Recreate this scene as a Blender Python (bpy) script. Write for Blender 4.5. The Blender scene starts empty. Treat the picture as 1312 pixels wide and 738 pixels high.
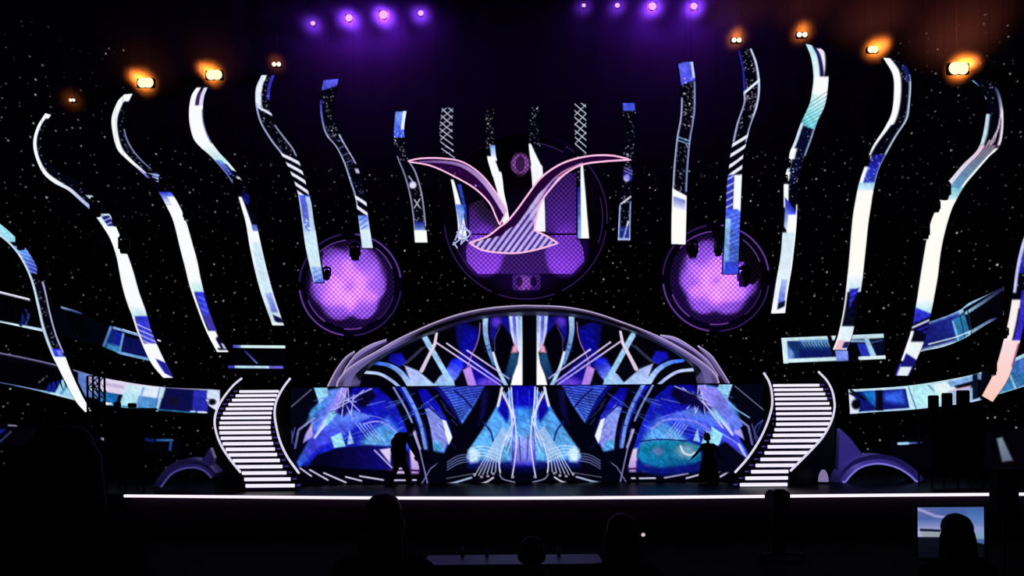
import bpy, bmesh, math, random
import numpy as np
from mathutils import Vector, Matrix

random.seed(7)
RNG = np.random.default_rng(11)
SC = bpy.context.scene
COL = SC.collection
F = 1136.0            # focal length in pixels of the 1312 x 738 frame
CX, CY = 656.0, 520.0  # where the level line of sight meets the frame
EYE = 3.5             # camera height
ROLL = 0.008
RC, RS = math.cos(ROLL), math.sin(ROLL)
DECK = 1.1            # stage deck height

# ------------------------------------------------------------------ geometry helpers
def lv(px, py):
    dx, dy = px - CX, py - CY
    return (CX + dx * RC - dy * RS, CY + dy * RC + dx * RS)

def unlv(x, y):
    dx, dy = x - CX, y - CY
    return (CX + dx * RC + dy * RS, CY + dy * RC - dx * RS)

def at(px, py, Y):
    x, y = lv(px, py)
    return Vector(((x - CX) * Y / F, Y, EYE - (y - CY) * Y / F))

def on_deck(px, py, z=DECK):
    x, y = lv(px, py)
    Y = (EYE - z) * F / (y - CY)
    return Vector(((x - CX) * Y / F, Y, z))

BACK = 38.7           # depth of the star cloth in the middle of the stage
def curtain_depth(X):
    return BACK - 0.03125 * X * X

def wall_depth(px, py, D=37.0):
    x, _ = lv(px, py)
    u = abs(x - CX) / F
    if u < 1e-4:
        return D
    a = 0.03125 * u * u
    return (-1 + math.sqrt(1 + 4 * a * D)) / (2 * a)

def link(o, parent=None):
    COL.objects.link(o)
    if parent is not None:
        o.parent = parent
    return o

def obj(name, me, mat=None, parent=None, smooth=False):
    o = bpy.data.objects.new(name, me)
    if mat is not None:
        if isinstance(mat, (list, tuple)):
            for m in mat:
                me.materials.append(m)
        elif not me.materials:
            me.materials.append(mat)
    if smooth:
        for p in me.polygons:
            p.use_smooth = True
    return link(o, parent)

def tag(o, label=None, cat=None, group=None, kind=None):
    if label: o['label'] = label
    if cat: o['category'] = cat
    if group: o['group'] = group
    if kind: o['kind'] = kind
    return o

def thing(name, label, cat, group=None, loc=(0, 0, 0)):
    o = bpy.data.objects.new(name, None)
    o.location = loc
    o.empty_display_size = 0.1
    COL.objects.link(o)
    return tag(o, label, cat, group)

def mesh(name, verts, faces):
    me = bpy.data.meshes.new(name)
    me.from_pydata([tuple(v) for v in verts], [], faces)
    me.update()
    return me

class MB:
    """collects shapes that make up one mesh"""
    def __init__(s):
        s.v, s.f = [], []
    def add(s, vs, fs):
        b = len(s.v)
        s.v += [tuple(v) for v in vs]
        s.f += [tuple(b + i for i in f) for f in fs]
        return s
    def box(s, c, d, rot=None):
        x, y, z = d[0] / 2, d[1] / 2, d[2] / 2
        vs = [Vector(p) for p in ((-x, -y, -z), (x, -y, -z), (x, y, -z), (-x, y, -z), (-x, -y, z), (x, -y, z), (x, y, z), (-x, y, z))]
        if rot is not None:
            vs = [rot @ v for v in vs]
        vs = [v + Vector(c) for v in vs]
        return s.add(vs, [(0, 3, 2, 1), (4, 5, 6, 7), (0, 1, 5, 4), (1, 2, 6, 5), (2, 3, 7, 6), (3, 0, 4, 7)])
    def bevel_box(s, c, d, b=0.02, rot=None):
        bm = bmesh.new()
        bmesh.ops.create_cube(bm, size=1)
        for v in bm.verts:
            v.co = Vector((v.co.x * d[0], v.co.y * d[1], v.co.z * d[2]))
        bmesh.ops.bevel(bm, geom=bm.edges[:], offset=b, segments=2, affect='EDGES')
        bm.verts.index_update()
        vs = [v.co.copy() for v in bm.verts]
        fs = [[v.index for v in f.verts] for f in bm.faces]
        bm.free()
        if rot is not None:
            vs = [rot @ v for v in vs]
        return s.add([v + Vector(c) for v in vs], fs)
    def tube(s, pts, r, n=8, closed=False, r2=None):
        pts = [Vector(p) for p in pts]
        m = len(pts)
        rings = []
        up = None
        for i, p in enumerate(pts):
            if closed:
                t = pts[(i + 1) % m] - pts[i - 1]
            else:
                t = pts[min(i + 1, m - 1)] - pts[max(i - 1, 0)]
            t.normalize()
            if up is None:
                up = Vector((0, 1, 0)) if abs(t.y) < 0.9 else Vector((1, 0, 0))
            a = t.cross(up)
            if a.length < 1e-6:
                a = t.cross(Vector((1, 0, 0.3)))
            a.normalize()
            b = a.cross(t).normalized()
            up = b
            rr = r if r2 is None else r + (r2 - r) * i / max(m - 1, 1)
            rings.append([p + a * (rr * math.cos(2 * math.pi * k / n)) + b * (rr * math.sin(2 * math.pi * k / n)) for k in range(n)])
        vs = [v for rg in rings for v in rg]
        fs = []
        for i in range(m if closed else m - 1):
            j = (i + 1) % m
            for k in range(n):
                fs.append((i * n + k, i * n + (k + 1) % n, j * n + (k + 1) % n, j * n + k))
        if not closed:
            fs.append(tuple(range(n - 1, -1, -1)))
            fs.append(tuple((m - 1) * n + k for k in range(n)))
        return s.add(vs, fs)
    def lathe(s, prof, c, axis, n=20):
        """prof: (radius, distance along axis)"""
        ax = Vector(axis).normalized()
        a = ax.orthogonal().normalized()
        b = ax.cross(a)
        vs, fs = [], []
        for r, h in prof:
            for k in range(n):
                t = 2 * math.pi * k / n
                vs.append(Vector(c) + ax * h + (a * math.cos(t) + b * math.sin(t)) * max(r, 1e-4))
        for i in range(len(prof) - 1):
            for k in range(n):
                fs.append((i * n + k, i * n + (k + 1) % n, (i + 1) * n + (k + 1) % n, (i + 1) * n + k))
        fs.append(tuple(range(n - 1, -1, -1)))
        fs.append(tuple((len(prof) - 1) * n + k for k in range(n)))
        return s.add(vs, fs)
    def prism(s, poly, y0, y1):
        """poly: list of (x, z); solid between depths y0 and y1"""
        n = len(poly)
        bm = bmesh.new()
        a = [bm.verts.new((x, y0, z)) for x, z in poly]
        b = [bm.verts.new((x, y1, z)) for x, z in poly]
        bm.faces.new(a)
        bm.faces.new(list(reversed(b)))
        for i in range(n):
            j = (i + 1) % n
            bm.faces.new((a[i], b[i], b[j], a[j]))
        bmesh.ops.recalc_face_normals(bm, faces=bm.faces[:])
        bmesh.ops.triangulate(bm, faces=[f for f in bm.faces if len(f.verts) > 4])
        bm.verts.index_update()
        s.add([v.co.copy() for v in bm.verts], [[v.index for v in f.verts] for f in bm.faces])
        bm.free()
        return s
    def build(s, name, mat=None, parent=None, smooth=False):
        me = mesh(name, s.v, s.f)
        o = obj(name, me, mat, parent)
        if smooth:
            me.polygons.foreach_set('use_smooth', [True] * len(me.polygons))
            try:
                me.set_sharp_from_angle(angle=math.radians(40))
            except Exception:
                pass
        return o

def spline(pts, n):
    """n samples of a Catmull-Rom curve through 2-D or 3-D points"""
    P = np.array([tuple(p) for p in pts], float)
    m = len(P)
    if m == 2:
        return [tuple(P[0] + (P[1] - P[0]) * t) for t in np.linspace(0, 1, n)]
    E = np.vstack([2 * P[0] - P[1], P, 2 * P[-1] - P[-2]])
    out = []
    for t in np.linspace(0, m - 1 - 1e-9, n):
        i = int(t)
        u = t - i
        a, b, c, d = E[i], E[i + 1], E[i + 2], E[i + 3]
        out.append(tuple(0.5 * (2 * b + (c - a) * u + (2 * a - 5 * b + 4 * c - d) * u * u + (3 * b - a - 3 * c + d) * u ** 3)))
    return out

# ------------------------------------------------------------------ materials
def new_mat(name):
    m = bpy.data.materials.new(name)
    m.use_nodes = True
    nt = m.node_tree
    nt.nodes.clear()
    out = nt.nodes.new('ShaderNodeOutputMaterial')
    return m, nt, out

def s2l(c):
    c = np.asarray(c, float)
    return np.where(c <= 0.04045, c / 12.92, ((np.maximum(c, 0) + 0.055) / 1.055) ** 2.4)

def rgb(r, g, b):
    return np.array([r, g, b]) / 255.0

def surf(name, col, rough=0.5, metal=0.0, noise=0.0, scale=20.0, spec=0.5, ):
    m, nt, out = new_mat(name)
    p = nt.nodes.new('ShaderNodeBsdfPrincipled')
    p.inputs['Roughness'].default_value = rough
    p.inputs['Metallic'].default_value = metal
    p.inputs['Specular IOR Level'].default_value = spec
    if noise > 0:
        tc = nt.nodes.new('ShaderNodeTexCoord')
        nz = nt.nodes.new('ShaderNodeTexNoise')
        nz.inputs['Scale'].default_value = scale
        nt.links.new(tc.outputs['Object'], nz.inputs['Vector'])
        mx = nt.nodes.new('ShaderNodeMix')
        mx.data_type = 'RGBA'
        mx.inputs['A'].default_value = (*[v * (1 - noise) for v in col], 1)
        mx.inputs['B'].default_value = (*[min(1, v * (1 + noise)) for v in col], 1)
        nt.links.new(nz.outputs['Fac'], mx.inputs['Factor'])
        nt.links.new(mx.outputs['Result'], p.inputs['Base Color'])
    else:
        p.inputs['Base Color'].default_value = (*col, 1)
    nt.links.new(p.outputs[0], out.inputs['Surface'])
    return m

def glow(name, srgb, strength=1.0):
    m, nt, out = new_mat(name)
    e = nt.nodes.new('ShaderNodeEmission')
    e.inputs['Color'].default_value = (*s2l(np.array(srgb) / 255.0), 1)
    e.inputs['Strength'].default_value = strength
    nt.links.new(e.outputs[0], out.inputs['Surface'])
    return m

def led_mat():
    """a video surface: every LED of the panel has its own colour"""
    m, nt, out = new_mat('led_video')
    a = nt.nodes.new('ShaderNodeAttribute')
    a.attribute_name = 'pixel'
    e = nt.nodes.new('ShaderNodeEmission')
    nt.links.new(a.outputs['Color'], e.inputs['Color'])
    e.inputs['Strength'].default_value = 1.0
    nt.links.new(e.outputs[0], out.inputs['Surface'])
    return m

M_LED = led_mat()
M_BLACK = surf('black_metal', (0.003, 0.003, 0.004), 0.6, 0.0, 0.3, spec=.25)
M_RIB = surf('black_powder_coat', (0.003, 0.003, 0.004), 0.8, spec=.15)
M_DECK = surf('black_gloss_deck', (0.004, 0.003, 0.006), 0.4, 0.0, 0.3, 3.0, .03)
M_NAVY = surf('navy_gloss', (0.012, 0.009, 0.06), 0.35)
M_HOUSE = surf('dark_carpet', (0.0012, 0.0012, 0.0016), 1.0, 0, 0.4, 40, .05)
M_WALL = surf('black_paint', (0.006, 0.005, 0.007), 0.9, 0, 0.3)
M_WHITE = glow('white_step_light', (246, 240, 255), 1.0)
M_RAIL = glow('lavender_rail_light', (222, 216, 240), 1.0)
M_STRIP = glow('pinkish_edge_light', (255, 236, 255), 1.15)
M_NEON = glow('pink_neon', (252, 190, 228), 1.0)
M_HOOD = surf('grey_lilac_lacquer', (0.22, 0.19, 0.30), 0.42)
M_RIM = glow('rim_light', (176, 160, 200), 1.0)
M_GLASSDK = surf('lens_glass', (0.01, 0.01, 0.015), 0.08)

# ------------------------------------------------------------------ painting video content onto LED panels
class Paint:
    def __init__(s, X, Y, W=None, base=(3, 3, 12)):
        """X, Y: level pixel position of each LED; W: 0..1 across a strip"""
        s.X, s.Y, s.W = X.ravel().astype(float), Y.ravel().astype(float), None if W is None else W.ravel()
        s.RX, s.RY = CX + (s.X - CX) * RC + (s.Y - CY) * RS, CY + (s.Y - CY) * RC - (s.X - CX) * RS
        s.C = np.tile(rgb(*base), (s.X.size, 1))
        s.fold = None
        s.side = None
    def pos(s):
        if s.fold is None:
            return s.RX, s.RY
        x = np.where(s.X > s.fold, 2 * s.fold - s.X, s.X)
        return CX + (x - CX) * RC + (s.Y - CY) * RS, CY + (s.Y - CY) * RC - (x - CX) * RS
    def put(s, idx, al, c, add=False):
        al = np.clip(al, 0, 1)
        if s.side is not None:
            al = al * ((s.X[idx] > s.side[1]) if s.side[0] > 0 else (s.X[idx] <= s.side[1]))
        al = al[:, None]
        if add:
            s.C[idx] = np.clip(s.C[idx] + al * c, 0, 1)
        else:
            s.C[idx] = s.C[idx] * (1 - al) + al * c
    def col(s, c, c2, px, py, g):
        c = rgb(*c)
        if c2 is None:
            return c
        (x0, y0), (x1, y1) = g
        d = (x1 - x0) ** 2 + (y1 - y0) ** 2
        t = np.clip(((px - x0) * (x1 - x0) + (py - y0) * (y1 - y0)) / d, 0, 1)[:, None]
        return c * (1 - t) + rgb(*c2) * t
    def poly(s, pts, c, c2=None, g=None, soft=1.2, a=1.0, add=False):
        P = np.array(pts, float)
        X, Y = s.pos()
        m = soft + 1
        idx = np.nonzero((X > P[:, 0].min() - m) & (X < P[:, 0].max() + m) & (Y > P[:, 1].min() - m) & (Y < P[:, 1].max() + m))[0]
        if not idx.size:
            return
        px, py = X[idx], Y[idx]
        ins = np.zeros(idx.size, bool)
        dm = np.full(idx.size, 1e9)
        n = len(P)
        for i in range(n):
            x0, y0 = P[i]
            x1, y1 = P[(i + 1) % n]
            if y0 != y1:
                cr = ((y0 > py) != (y1 > py)) & (px < (x1 - x0) * (py - y0) / (y1 - y0) + x0)
                ins ^= cr
            d = (x1 - x0) ** 2 + (y1 - y0) ** 2 + 1e-9
            t = np.clip(((px - x0) * (x1 - x0) + (py - y0) * (y1 - y0)) / d, 0, 1)
            dm = np.minimum(dm, np.hypot(px - x0 - t * (x1 - x0), py - y0 - t * (y1 - y0)))
        sd = np.where(ins, dm, -dm)
        s.put(idx, a * np.clip(0.5 + sd / soft, 0, 1), s.col(c, c2, px, py, g), add)
    def line(s, pts, w, c, c2=None, w2=None, soft=1.0, a=1.0, curve=False, add=False):
        if curve:
            pts = spline(pts, 6 * len(pts))
        P = np.array(pts, float)
        X, Y = s.pos()
        m = max(w, w2 or 0) / 2 + soft + 1
        idx = np.nonzero((X > P[:, 0].min() - m) & (X < P[:, 0].max() + m) & (Y > P[:, 1].min() - m) & (Y < P[:, 1].max() + m))[0]
        if not idx.size:
            return
        px, py = X[idx], Y[idx]
        best = np.full(idx.size, 1e9)
        tt = np.zeros(idx.size)
        n = len(P) - 1
        for i in range(n):
            x0, y0 = P[i]
            x1, y1 = P[i + 1]
            d = (x1 - x0) ** 2 + (y1 - y0) ** 2 + 1e-9
            t = np.clip(((px - x0) * (x1 - x0) + (py - y0) * (y1 - y0)) / d, 0, 1)
            dd = np.hypot(px - x0 - t * (x1 - x0), py - y0 - t * (y1 - y0))
            k = dd < best
            best = np.where(k, dd, best)
            tt = np.where(k, (i + t) / n, tt)
        ww = w if w2 is None else w + (w2 - w) * tt
        col = rgb(*c) if c2 is None else rgb(*c) * (1 - tt[:, None]) + rgb(*c2) * tt[:, None]
        s.put(idx, a * np.clip(0.5 + (ww / 2 - best) / soft, 0, 1), col, add)
    def blob(s, cx, cy, rx, ry, c, a=1.0, soft=0.5, add=False):
        X, Y = s.pos()
        idx = np.nonzero((abs(X - cx) < rx * 1.6 + 2) & (abs(Y - cy) < ry * 1.6 + 2))[0]
        r = np.hypot((X[idx] - cx) / rx, (Y[idx] - cy) / ry)
        s.put(idx, a * np.clip((1 - r) / soft + 0.5, 0, 1), rgb(*c), add)
    def dots(s, n, box, c, seed, r=0.9, test=None):
        g = np.random.default_rng(seed)
        x0, y0, x1, y1 = box
        k = 0
        while k < n:
            x, y = g.uniform(x0, x1), g.uniform(y0, y1)
            k += 1
            if test is not None and not test(x, y):
                continue
            b = g.uniform(0.35, 1.0)
            s.blob(x, y, r * g.uniform(.7, 1.3), r * g.uniform(.7, 1.3), [v * b for v in c], 1, 0.9, add=True)
    # strip operations: rows by raw y, columns by W
    def band(s, y0, y1, w0, w1, c, c2=None, w0b=None, w1b=None, sw=0.1, sy=2.0, a=1.0, skew=0.0):
        Y = s.RY + skew * (s.W - 0.5)
        t = np.clip((Y - y0) / max(y1 - y0, 1e-6), 0, 1)
        a0 = w0 + ((w0b if w0b is not None else w0) - w0) * t
        a1 = w1 + ((w1b if w1b is not None else w1) - w1) * t
        al = np.clip(0.5 + (s.W - a0) / sw, 0, 1) * np.clip(0.5 + (a1 - s.W) / sw, 0, 1)
        al = al * np.clip(0.5 + (Y - y0) / sy, 0, 1) * np.clip(0.5 + (y1 - Y) / sy, 0, 1) * a
        col = rgb(*c) if c2 is None else rgb(*c) * (1 - t[:, None]) + rgb(*c2) * t[:, None]
        s.put(np.arange(s.X.size), al, col)
    def specks(s, y0, y1, w0, w1, n, c, seed, r=1.0):
        g = np.random.default_rng(seed)
        cand = np.nonzero((s.RY > y0) & (s.RY < y1) & (s.W > w0) & (s.W < w1))[0]
        if not cand.size:
            return
        for i in g.choice(cand, max(1, int(n * .7))):
            b = g.uniform(0.2, .75)
            s.blob(s.RX[i], s.RY[i], r * .85, r * .85, [v * b for v in c], 1, 0.9, add=True)

def value_noise(x, y, seed):
    g = np.random.default_rng(seed).random((64, 64))
    xi, yi = np.floor(x).astype(int), np.floor(y).astype(int)
    u, v = x - xi, y - yi
    u, v = u * u * (3 - 2 * u), v * v * (3 - 2 * v)
    G = lambda a, b: g[a % 64, b % 64]
    return (G(xi, yi) * (1 - u) + G(xi + 1, yi) * u) * (1 - v) + (G(xi, yi + 1) * (1 - u) + G(xi + 1, yi + 1) * u) * v

def mottle(p, k=.34):
    """the video content is streaky wherever it is coloured"""
    a, b = (p.X + p.Y) / 9.0, (p.X - p.Y) / 3.4
    n = .6 * value_noise(a, b, 3) + .4 * value_noise(p.X / 2.3, p.Y / 2.3, 5)
    big = value_noise(p.X / 22, p.Y / 16, 8)
    sat = np.clip(p.C[:, 2] - p.C[:, 0], 0, 1)
    f = 1 + (k * ((n - .5) * 1.5 + (big - .5) * .8)) * np.clip(sat * 1.6, 0, 1)
    p.C = np.clip(p.C * f[:, None] + (k * .16 * np.clip(n - .55, 0, 1) * sat * 3)[:, None] * np.array([.7, .9, 1.0]), 0, 1)

def led_grid(name, pos, PX, paint, parent, mat=M_LED, streaky=True):
    """pos: (rows, cols, 3) world points; paint.C: colours"""
    R, C_ = pos.shape[:2]
    me = bpy.data.meshes.new(name)
    n = R * C_
    if streaky:
        mottle(paint)
    me.vertices.add(n)
    me.vertices.foreach_set('co', pos.reshape(-1).astype(np.float32))
    i = np.arange(n).reshape(R, C_)
    q = np.stack([i[:-1, :-1], i[1:, :-1], i[1:, 1:], i[:-1, 1:]], -1).reshape(-1, 4)
    nf = len(q)
    me.loops.add(nf * 4)
    me.loops.foreach_set('vertex_index', q.reshape(-1).astype(np.int32))
    me.polygons.add(nf)
    me.polygons.foreach_set('loop_start', np.arange(0, nf * 4, 4, dtype=np.int32))
    me.polygons.foreach_set('loop_total', np.full(nf, 4, dtype=np.int32))
    me.update()
    me.validate()
    at_ = me.color_attributes.new('pixel', 'FLOAT_COLOR', 'POINT')
    lin = np.ones((n, 4), np.float32)
    lin[:, :3] = s2l(np.clip(paint.C, 0, 1))
    at_.data.foreach_set('color', lin.reshape(-1))
    return obj(name, me, mat, parent)

def grid_world(LX, LY, Yd):
    return np.stack([(LX - CX) * Yd / F, np.zeros_like(LX) + Yd, EYE - (LY - CY) * Yd / F], -1)

# ------------------------------------------------------------------ the hall
def build_hall():
    fl = MB().box((0, 14, -0.1), (52, 60, 0.2)).build('floor', M_HOUSE)
    tag(fl, kind='structure')
    for nm, y0, y1, z in (('floor_tier_rear', -3, 3.6, 1.76), ('floor_tier_middle', 3.6, 5.0, 1.33), ('floor_tier_front', 5.0, 7.2, 1.15)):
        t = MB().box((0, (y0 + y1) / 2, z / 2), (30, y1 - y0, z)).build(nm, M_HOUSE)
        tag(t, kind='structure')
    tag(MB().box((0, 14, 24.1), (52, 60, 0.2)).build('ceiling', M_WALL), kind='structure')
    tag(MB().box((0, 41.2, 12), (52, 0.4, 24)).build('wall_back', M_WALL), kind='structure')
    tag(MB().box((-25.8, 18, 12), (0.4, 46, 24)).build('wall_left', M_WALL), kind='structure')
    tag(MB().box((25.8, 18, 12), (0.4, 46, 24)).build('wall_right', M_WALL), kind='structure')

def star_material():
    m, nt, out = new_mat('star_cloth')
    uv = nt.nodes.new('ShaderNodeUVMap')
    uv.uv_map = 'metres'
    p = nt.nodes.new('ShaderNodeBsdfDiffuse')
    p.inputs['Color'].default_value = (0.02, 0.02, 0.022, 1)
    add_prev = None
    sep = nt.nodes.new('ShaderNodeSeparateXYZ')
    nt.links.new(uv.outputs[0], sep.inputs[0])
    def math_(op, a, b=None, clamp=False):
        n = nt.nodes.new('ShaderNodeMath')
        n.operation = op
        n.use_clamp = clamp
        for k, v in enumerate((a, b)):
            if v is None: continue
            if isinstance(v, (int, float)): n.inputs[k].default_value = v
            else: nt.links.new(v, n.inputs[k])
        return n.outputs[0]
    # LEDs are sewn in up to a line that is higher at both ends of the cloth
    ax = math_('ABSOLUTE', sep.outputs[0])
    lim = math_('ADD', 13.6, math_('MULTIPLY', math_('GREATER_THAN', ax, 15.6), 3.2))
    mask = math_('LESS_THAN', sep.outputs[1], lim)
    nz = nt.nodes.new('ShaderNodeTexNoise')
    nz.inputs['Scale'].default_value = 0.35
    nt.links.new(uv.outputs[0], nz.inputs['Vector'])
    patch = math_('MULTIPLY', math_('SUBTRACT', nz.outputs[0], 0.3), 2.8, True)
    for scale, r, k in ((1.25, 0.036, 0.34), (2.1, 0.030, 0.13), (0.8, 0.040, 0.42)):
        mp = nt.nodes.new('ShaderNodeMapping')
        mp.inputs['Location'].default_value = (scale * 7.3, scale * 3.1, 0)
        nt.links.new(uv.outputs[0], mp.inputs['Vector'])
        vo = nt.nodes.new('ShaderNodeTexVoronoi')
        vo.voronoi_dimensions = '2D'
        vo.inputs['Scale'].default_value = scale
        nt.links.new(mp.outputs[0], vo.inputs['Vector'])
        inside = math_('LESS_THAN', vo.outputs['Distance'], r * scale)
        sp = nt.nodes.new('ShaderNodeSeparateColor')
        nt.links.new(vo.outputs['Color'], sp.inputs[0])
        br = math_('POWER', sp.outputs[0], 2.2)
        val = math_('MULTIPLY', math_('MULTIPLY', inside, br), k)
        add_prev = val if add_prev is None else math_('MAXIMUM', add_prev, val)
    val = math_('MULTIPLY', math_('MULTIPLY', add_prev, mask), patch)
    e = nt.nodes.new('ShaderNodeEmission')
    e.inputs['Color'].default_value = (0.86, 0.84, 0.92, 1)
    nt.links.new(val, e.inputs['Strength'])
    ad = nt.nodes.new('ShaderNodeAddShader')
    nt.links.new(p.outputs[0], ad.inputs[0])
    nt.links.new(e.outputs[0], ad.inputs[1])
    nt.links.new(ad.outputs[0], out.inputs['Surface'])
    return m

def build_star_curtain():
    xs = np.linspace(-21, 21, 169)
    arc = [0.0]
    for a, b in zip(xs[:-1], xs[1:]):
        arc.append(arc[-1] + math.hypot(b - a, curtain_depth(b) - curtain_depth(a)))
    mid = arc[len(arc) // 2]
    z0, z1 = DECK + 0.02, 23.9
    vs, fs, uvs = [], [], []
    n = len(xs)
    for k, (x, s) in enumerate(zip(xs, arc)):
        wob = 0.03 * math.sin(s * 5.2)          # hanging folds
        y = curtain_depth(x)
        vs += [(x, y + wob, z0), (x, y + wob, z1), (x, y + wob + 0.05, z0), (x, y + wob + 0.05, z1)]
        uvs += [(s - mid, z0), (s - mid, z1)] * 2
    for k in range(n - 1):
        a, b = 4 * k, 4 * (k + 1)
        fs += [(a, b, b + 1, a + 1), (b + 2, a + 2, a + 3, b + 3), (a + 1, b + 1, b + 3, a + 3), (a, a + 2, b + 2, b)]
    me = mesh('star_curtain', vs, fs)
    uvl = me.uv_layers.new(name='metres')
    for l in me.loops:
        uvl.data[l.index].uv = uvs[l.vertex_index]
    o = obj('star_curtain', me, star_material(), None, True)
    tag(o, 'black star cloth dotted with tiny white lights hanging round the back of the stage', 'curtain')

# ------------------------------------------------------------------ hanging S-curved LED blades
BLADES = [
 ([(-30,285),(0,303),(19,321),(32,342),(41,365),(48,395),(55,425),(65,452),(73,468),(84,490),(97,514),(109,528)],
  [(-18,275),(2,288),(22,306),(36,322),(49,345),(57,365),(64,397),(72,427),(82,452),(92,478),(105,506),(117,527)]),
 ([(58,145),(47.5,162),(42.5,181),(45,200),(55,222),(70,235),(87,244),(102,257),(118,272),(130,288),(141,306),(149,329),(155,360),(161,383),(169,405),(177,429),(193,464),(209,484)],
  [(67,148),(58,163),(54,179),(57,199),(68,214),(84,224),(99,233),(113,246),(128,259),(141,275),(152,298),(163,325),(171,348),(178,373),(187,399),(195,426),(208,456),(222,484)]),
 ([(159,121),(150,131),(143,150),(144,169),(150,191),(163,205),(177,217),(190,230),(203,246),(213,264),(222,284),(231,320),(237,343),(243,367),(253,396),(264,424),(278,451)],
  [(171,120),(165,134),(160,152),(161,170),(168,187),(180,203),(194,216),(208,228),(219,245),(229,262),(238,282),(247,313),(253,335),(259,365),(268,397),(278,424),(293,451)]),
 ([(253,110),(245,123),(242,142),(243,160),(248,178),(258,190),(270,201),(283,215),(294,229),(303,246),(309,265),(315,287),(320,317),(327,349),(335,378),(349,417)],
  [(267,110),(262,123),(260,140),(262,159),(269,178),(280,194),(293,208),(305,223),(314,238),(321,254),(326,272),(331,297),(336,320),(343,349),(351,378),(364,417)]),
 ([(335,96),(328,112),(327,128),(329,144),(335,161),(348,182),(361,199),(373,223),(381,246),(385,270),(388,292),(391,314),(396,338),(402,362)],
  [(352,96),(347,112),(346,128),(348,145),(354,161),(366,177),(377,192),(386,214),(393,238),(399,261),(402,283),(406,305),(410,332),(415,362)]),
 ([(414,103),(410,128),(411,150),(417,172),(430,188),(440,208),(448,232),(455,254),(459,280),(464,318)],
  [(434,101),(428,128),(430,152),(436,172),(446,191),(456,208),(463,228),(468,246),(472,280),(478,318)]),
 ([(506,143),(504,166),(504.5,182),(508.5,201),(518,226),(525,253),(529,280),(531.5,311)],
  [(521,142),(518,163),(519,180),(522,201),(533,220),(541,247),(545,277),(548,311)]),
 ([(566,138),(563,164),(564.5,185),(568,201),(577,231),(583,262),(586,284),(587,307)],
  [(581,138),(580,165),(581,188),(583,201),(591,231),(597,262),(599,284),(600,307)]),
 ([(622,140),(622,174),(624,201),(630,223),(637,247),(642,270),(645,300)],
  [(633,140),(634,175),(636,201),(643,223),(646,247),(651,270),(655,300)]),
 ([(677,136),(677,175),(678,200),(681,225),(683,260),(685,297)],
  [(692,136),(692,175),(694,200),(696,225),(698,260),(699,297)]),
 ([(736,132),(736,160),(737,193),(739,220),(740,260),(740,305.6)],
  [(751,132),(751.5,160),(751.5,193),(752,220),(753.5,260),(755,305.6)]),
 ([(797,132),(798,147),(799,185),(798,215),(795.5,240),(793,270),(791.4,308)],
  [(814,132),(815,150),(814,175),(812,200),(810,230),(808.5,270),(807.7,308)]),
 ([(868.5,80),(872,104),(872.5,131),(871,153),(867,175),(864,202),(861.7,234),(860.5,270),(860,313)],
  [(888,79),(891,104),(891,138),(889,156),(885,180),(882,212),(880.5,240),(879.5,275),(878.5,313)]),
 ([(945.7,65),(951,91),(952.5,120),(952,134),(943,161),(936,196),(933,223),(931,240),(929,294),(926,351)],
  [(963,62),(970,80),(973.6,101),(973.6,120),(970,139),(962,161),(956.5,183),(951.7,207),(948.4,281),(945.7,351)]),
 ([(1032,56),(1039,74),(1042,96),(1040.6,115),(1036.6,134),(1025.7,158),(1018,180),(1012,195),(1010,210),(1006,225),(1004,240),(1004,267),(1002.6,294),(1000,327),(994.5,359),(987.7,402)],
  [(1051,61),(1058,69),(1062,91),(1060,120),(1055.5,139),(1047.4,156),(1040.6,177),(1034,195),(1030,208),(1026,223),(1023,240),(1021.7,267),(1020,294),(1015,340),(1009.5,373),(1006,401)]),
 ([(1131.4,74),(1143.6,96),(1145,120),(1142,145),(1133,164),(1119,185.5),(1113,199),(1107,215),(1100,237),(1093.5,270),(1090.8,294),(1088,329),(1084,370),(1080,400),(1073.5,430),(1067,448)],
  [(1151.8,75.7),(1162.6,85),(1167.5,104),(1165.9,134),(1162.6,153),(1150.4,172),(1138,193.6),(1127,215),(1120.6,237),(1116,265),(1112.5,289),(1108.4,329),(1104,367),(1097.6,402.6),(1092,430),(1085,448)]),
 ([(1245,103),(1258,115),(1264,134),(1262.4,153),(1258.4,175),(1251.6,192.5),(1234,210),(1220.4,226),(1212,237),(1203,259),(1194,280),(1189,297),(1184,324),(1178.4,359),(1173,395),(1167.6,422),(1158,452),(1147,481)],
  [(1270,104),(1278,112.5),(1284,131.5),(1286,158.6),(1281.4,186),(1266.5,202),(1250,221),(1236.7,237),(1227,253),(1219,270),(1211,297),(1205.5,324),(1201.4,357),(1196,386.5),(1192,405.5),(1184,438),(1174,462),(1165,481.5)]),
 ([(1330,270),(1318,290),(1309,312),(1302,342),(1298,372),(1293,405),(1286,435),(1274,475),(1258,507)],
  [(1350,275),(1338,300),(1329,325),(1322,355),(1317,385),(1312,415),(1305,445),(1292,485),(1272,515)]),
]

WH, PALE, BL, CYAN, LAV = (250, 252, 255), (200, 226, 250), (46, 52, 210), (170, 226, 236), (180, 184, 226)
DOT = (190, 190, 200)

def bars(p, ys, th, skew, c, w0=0.0, w1=1.0):
    for y in ys:
        p.band(y - th / 2, y + th / 2, w0, w1, c, skew=-skew, sy=1.4)

def hatch(p, y0, y1, w0, w1, step, skew, c, th=1.3, a=0.7):
    y = y0
    while y < y1:
        p.band(y, y + th, w0, w1, c, skew=-skew, sy=1.2, a=a)
        y += step

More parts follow.
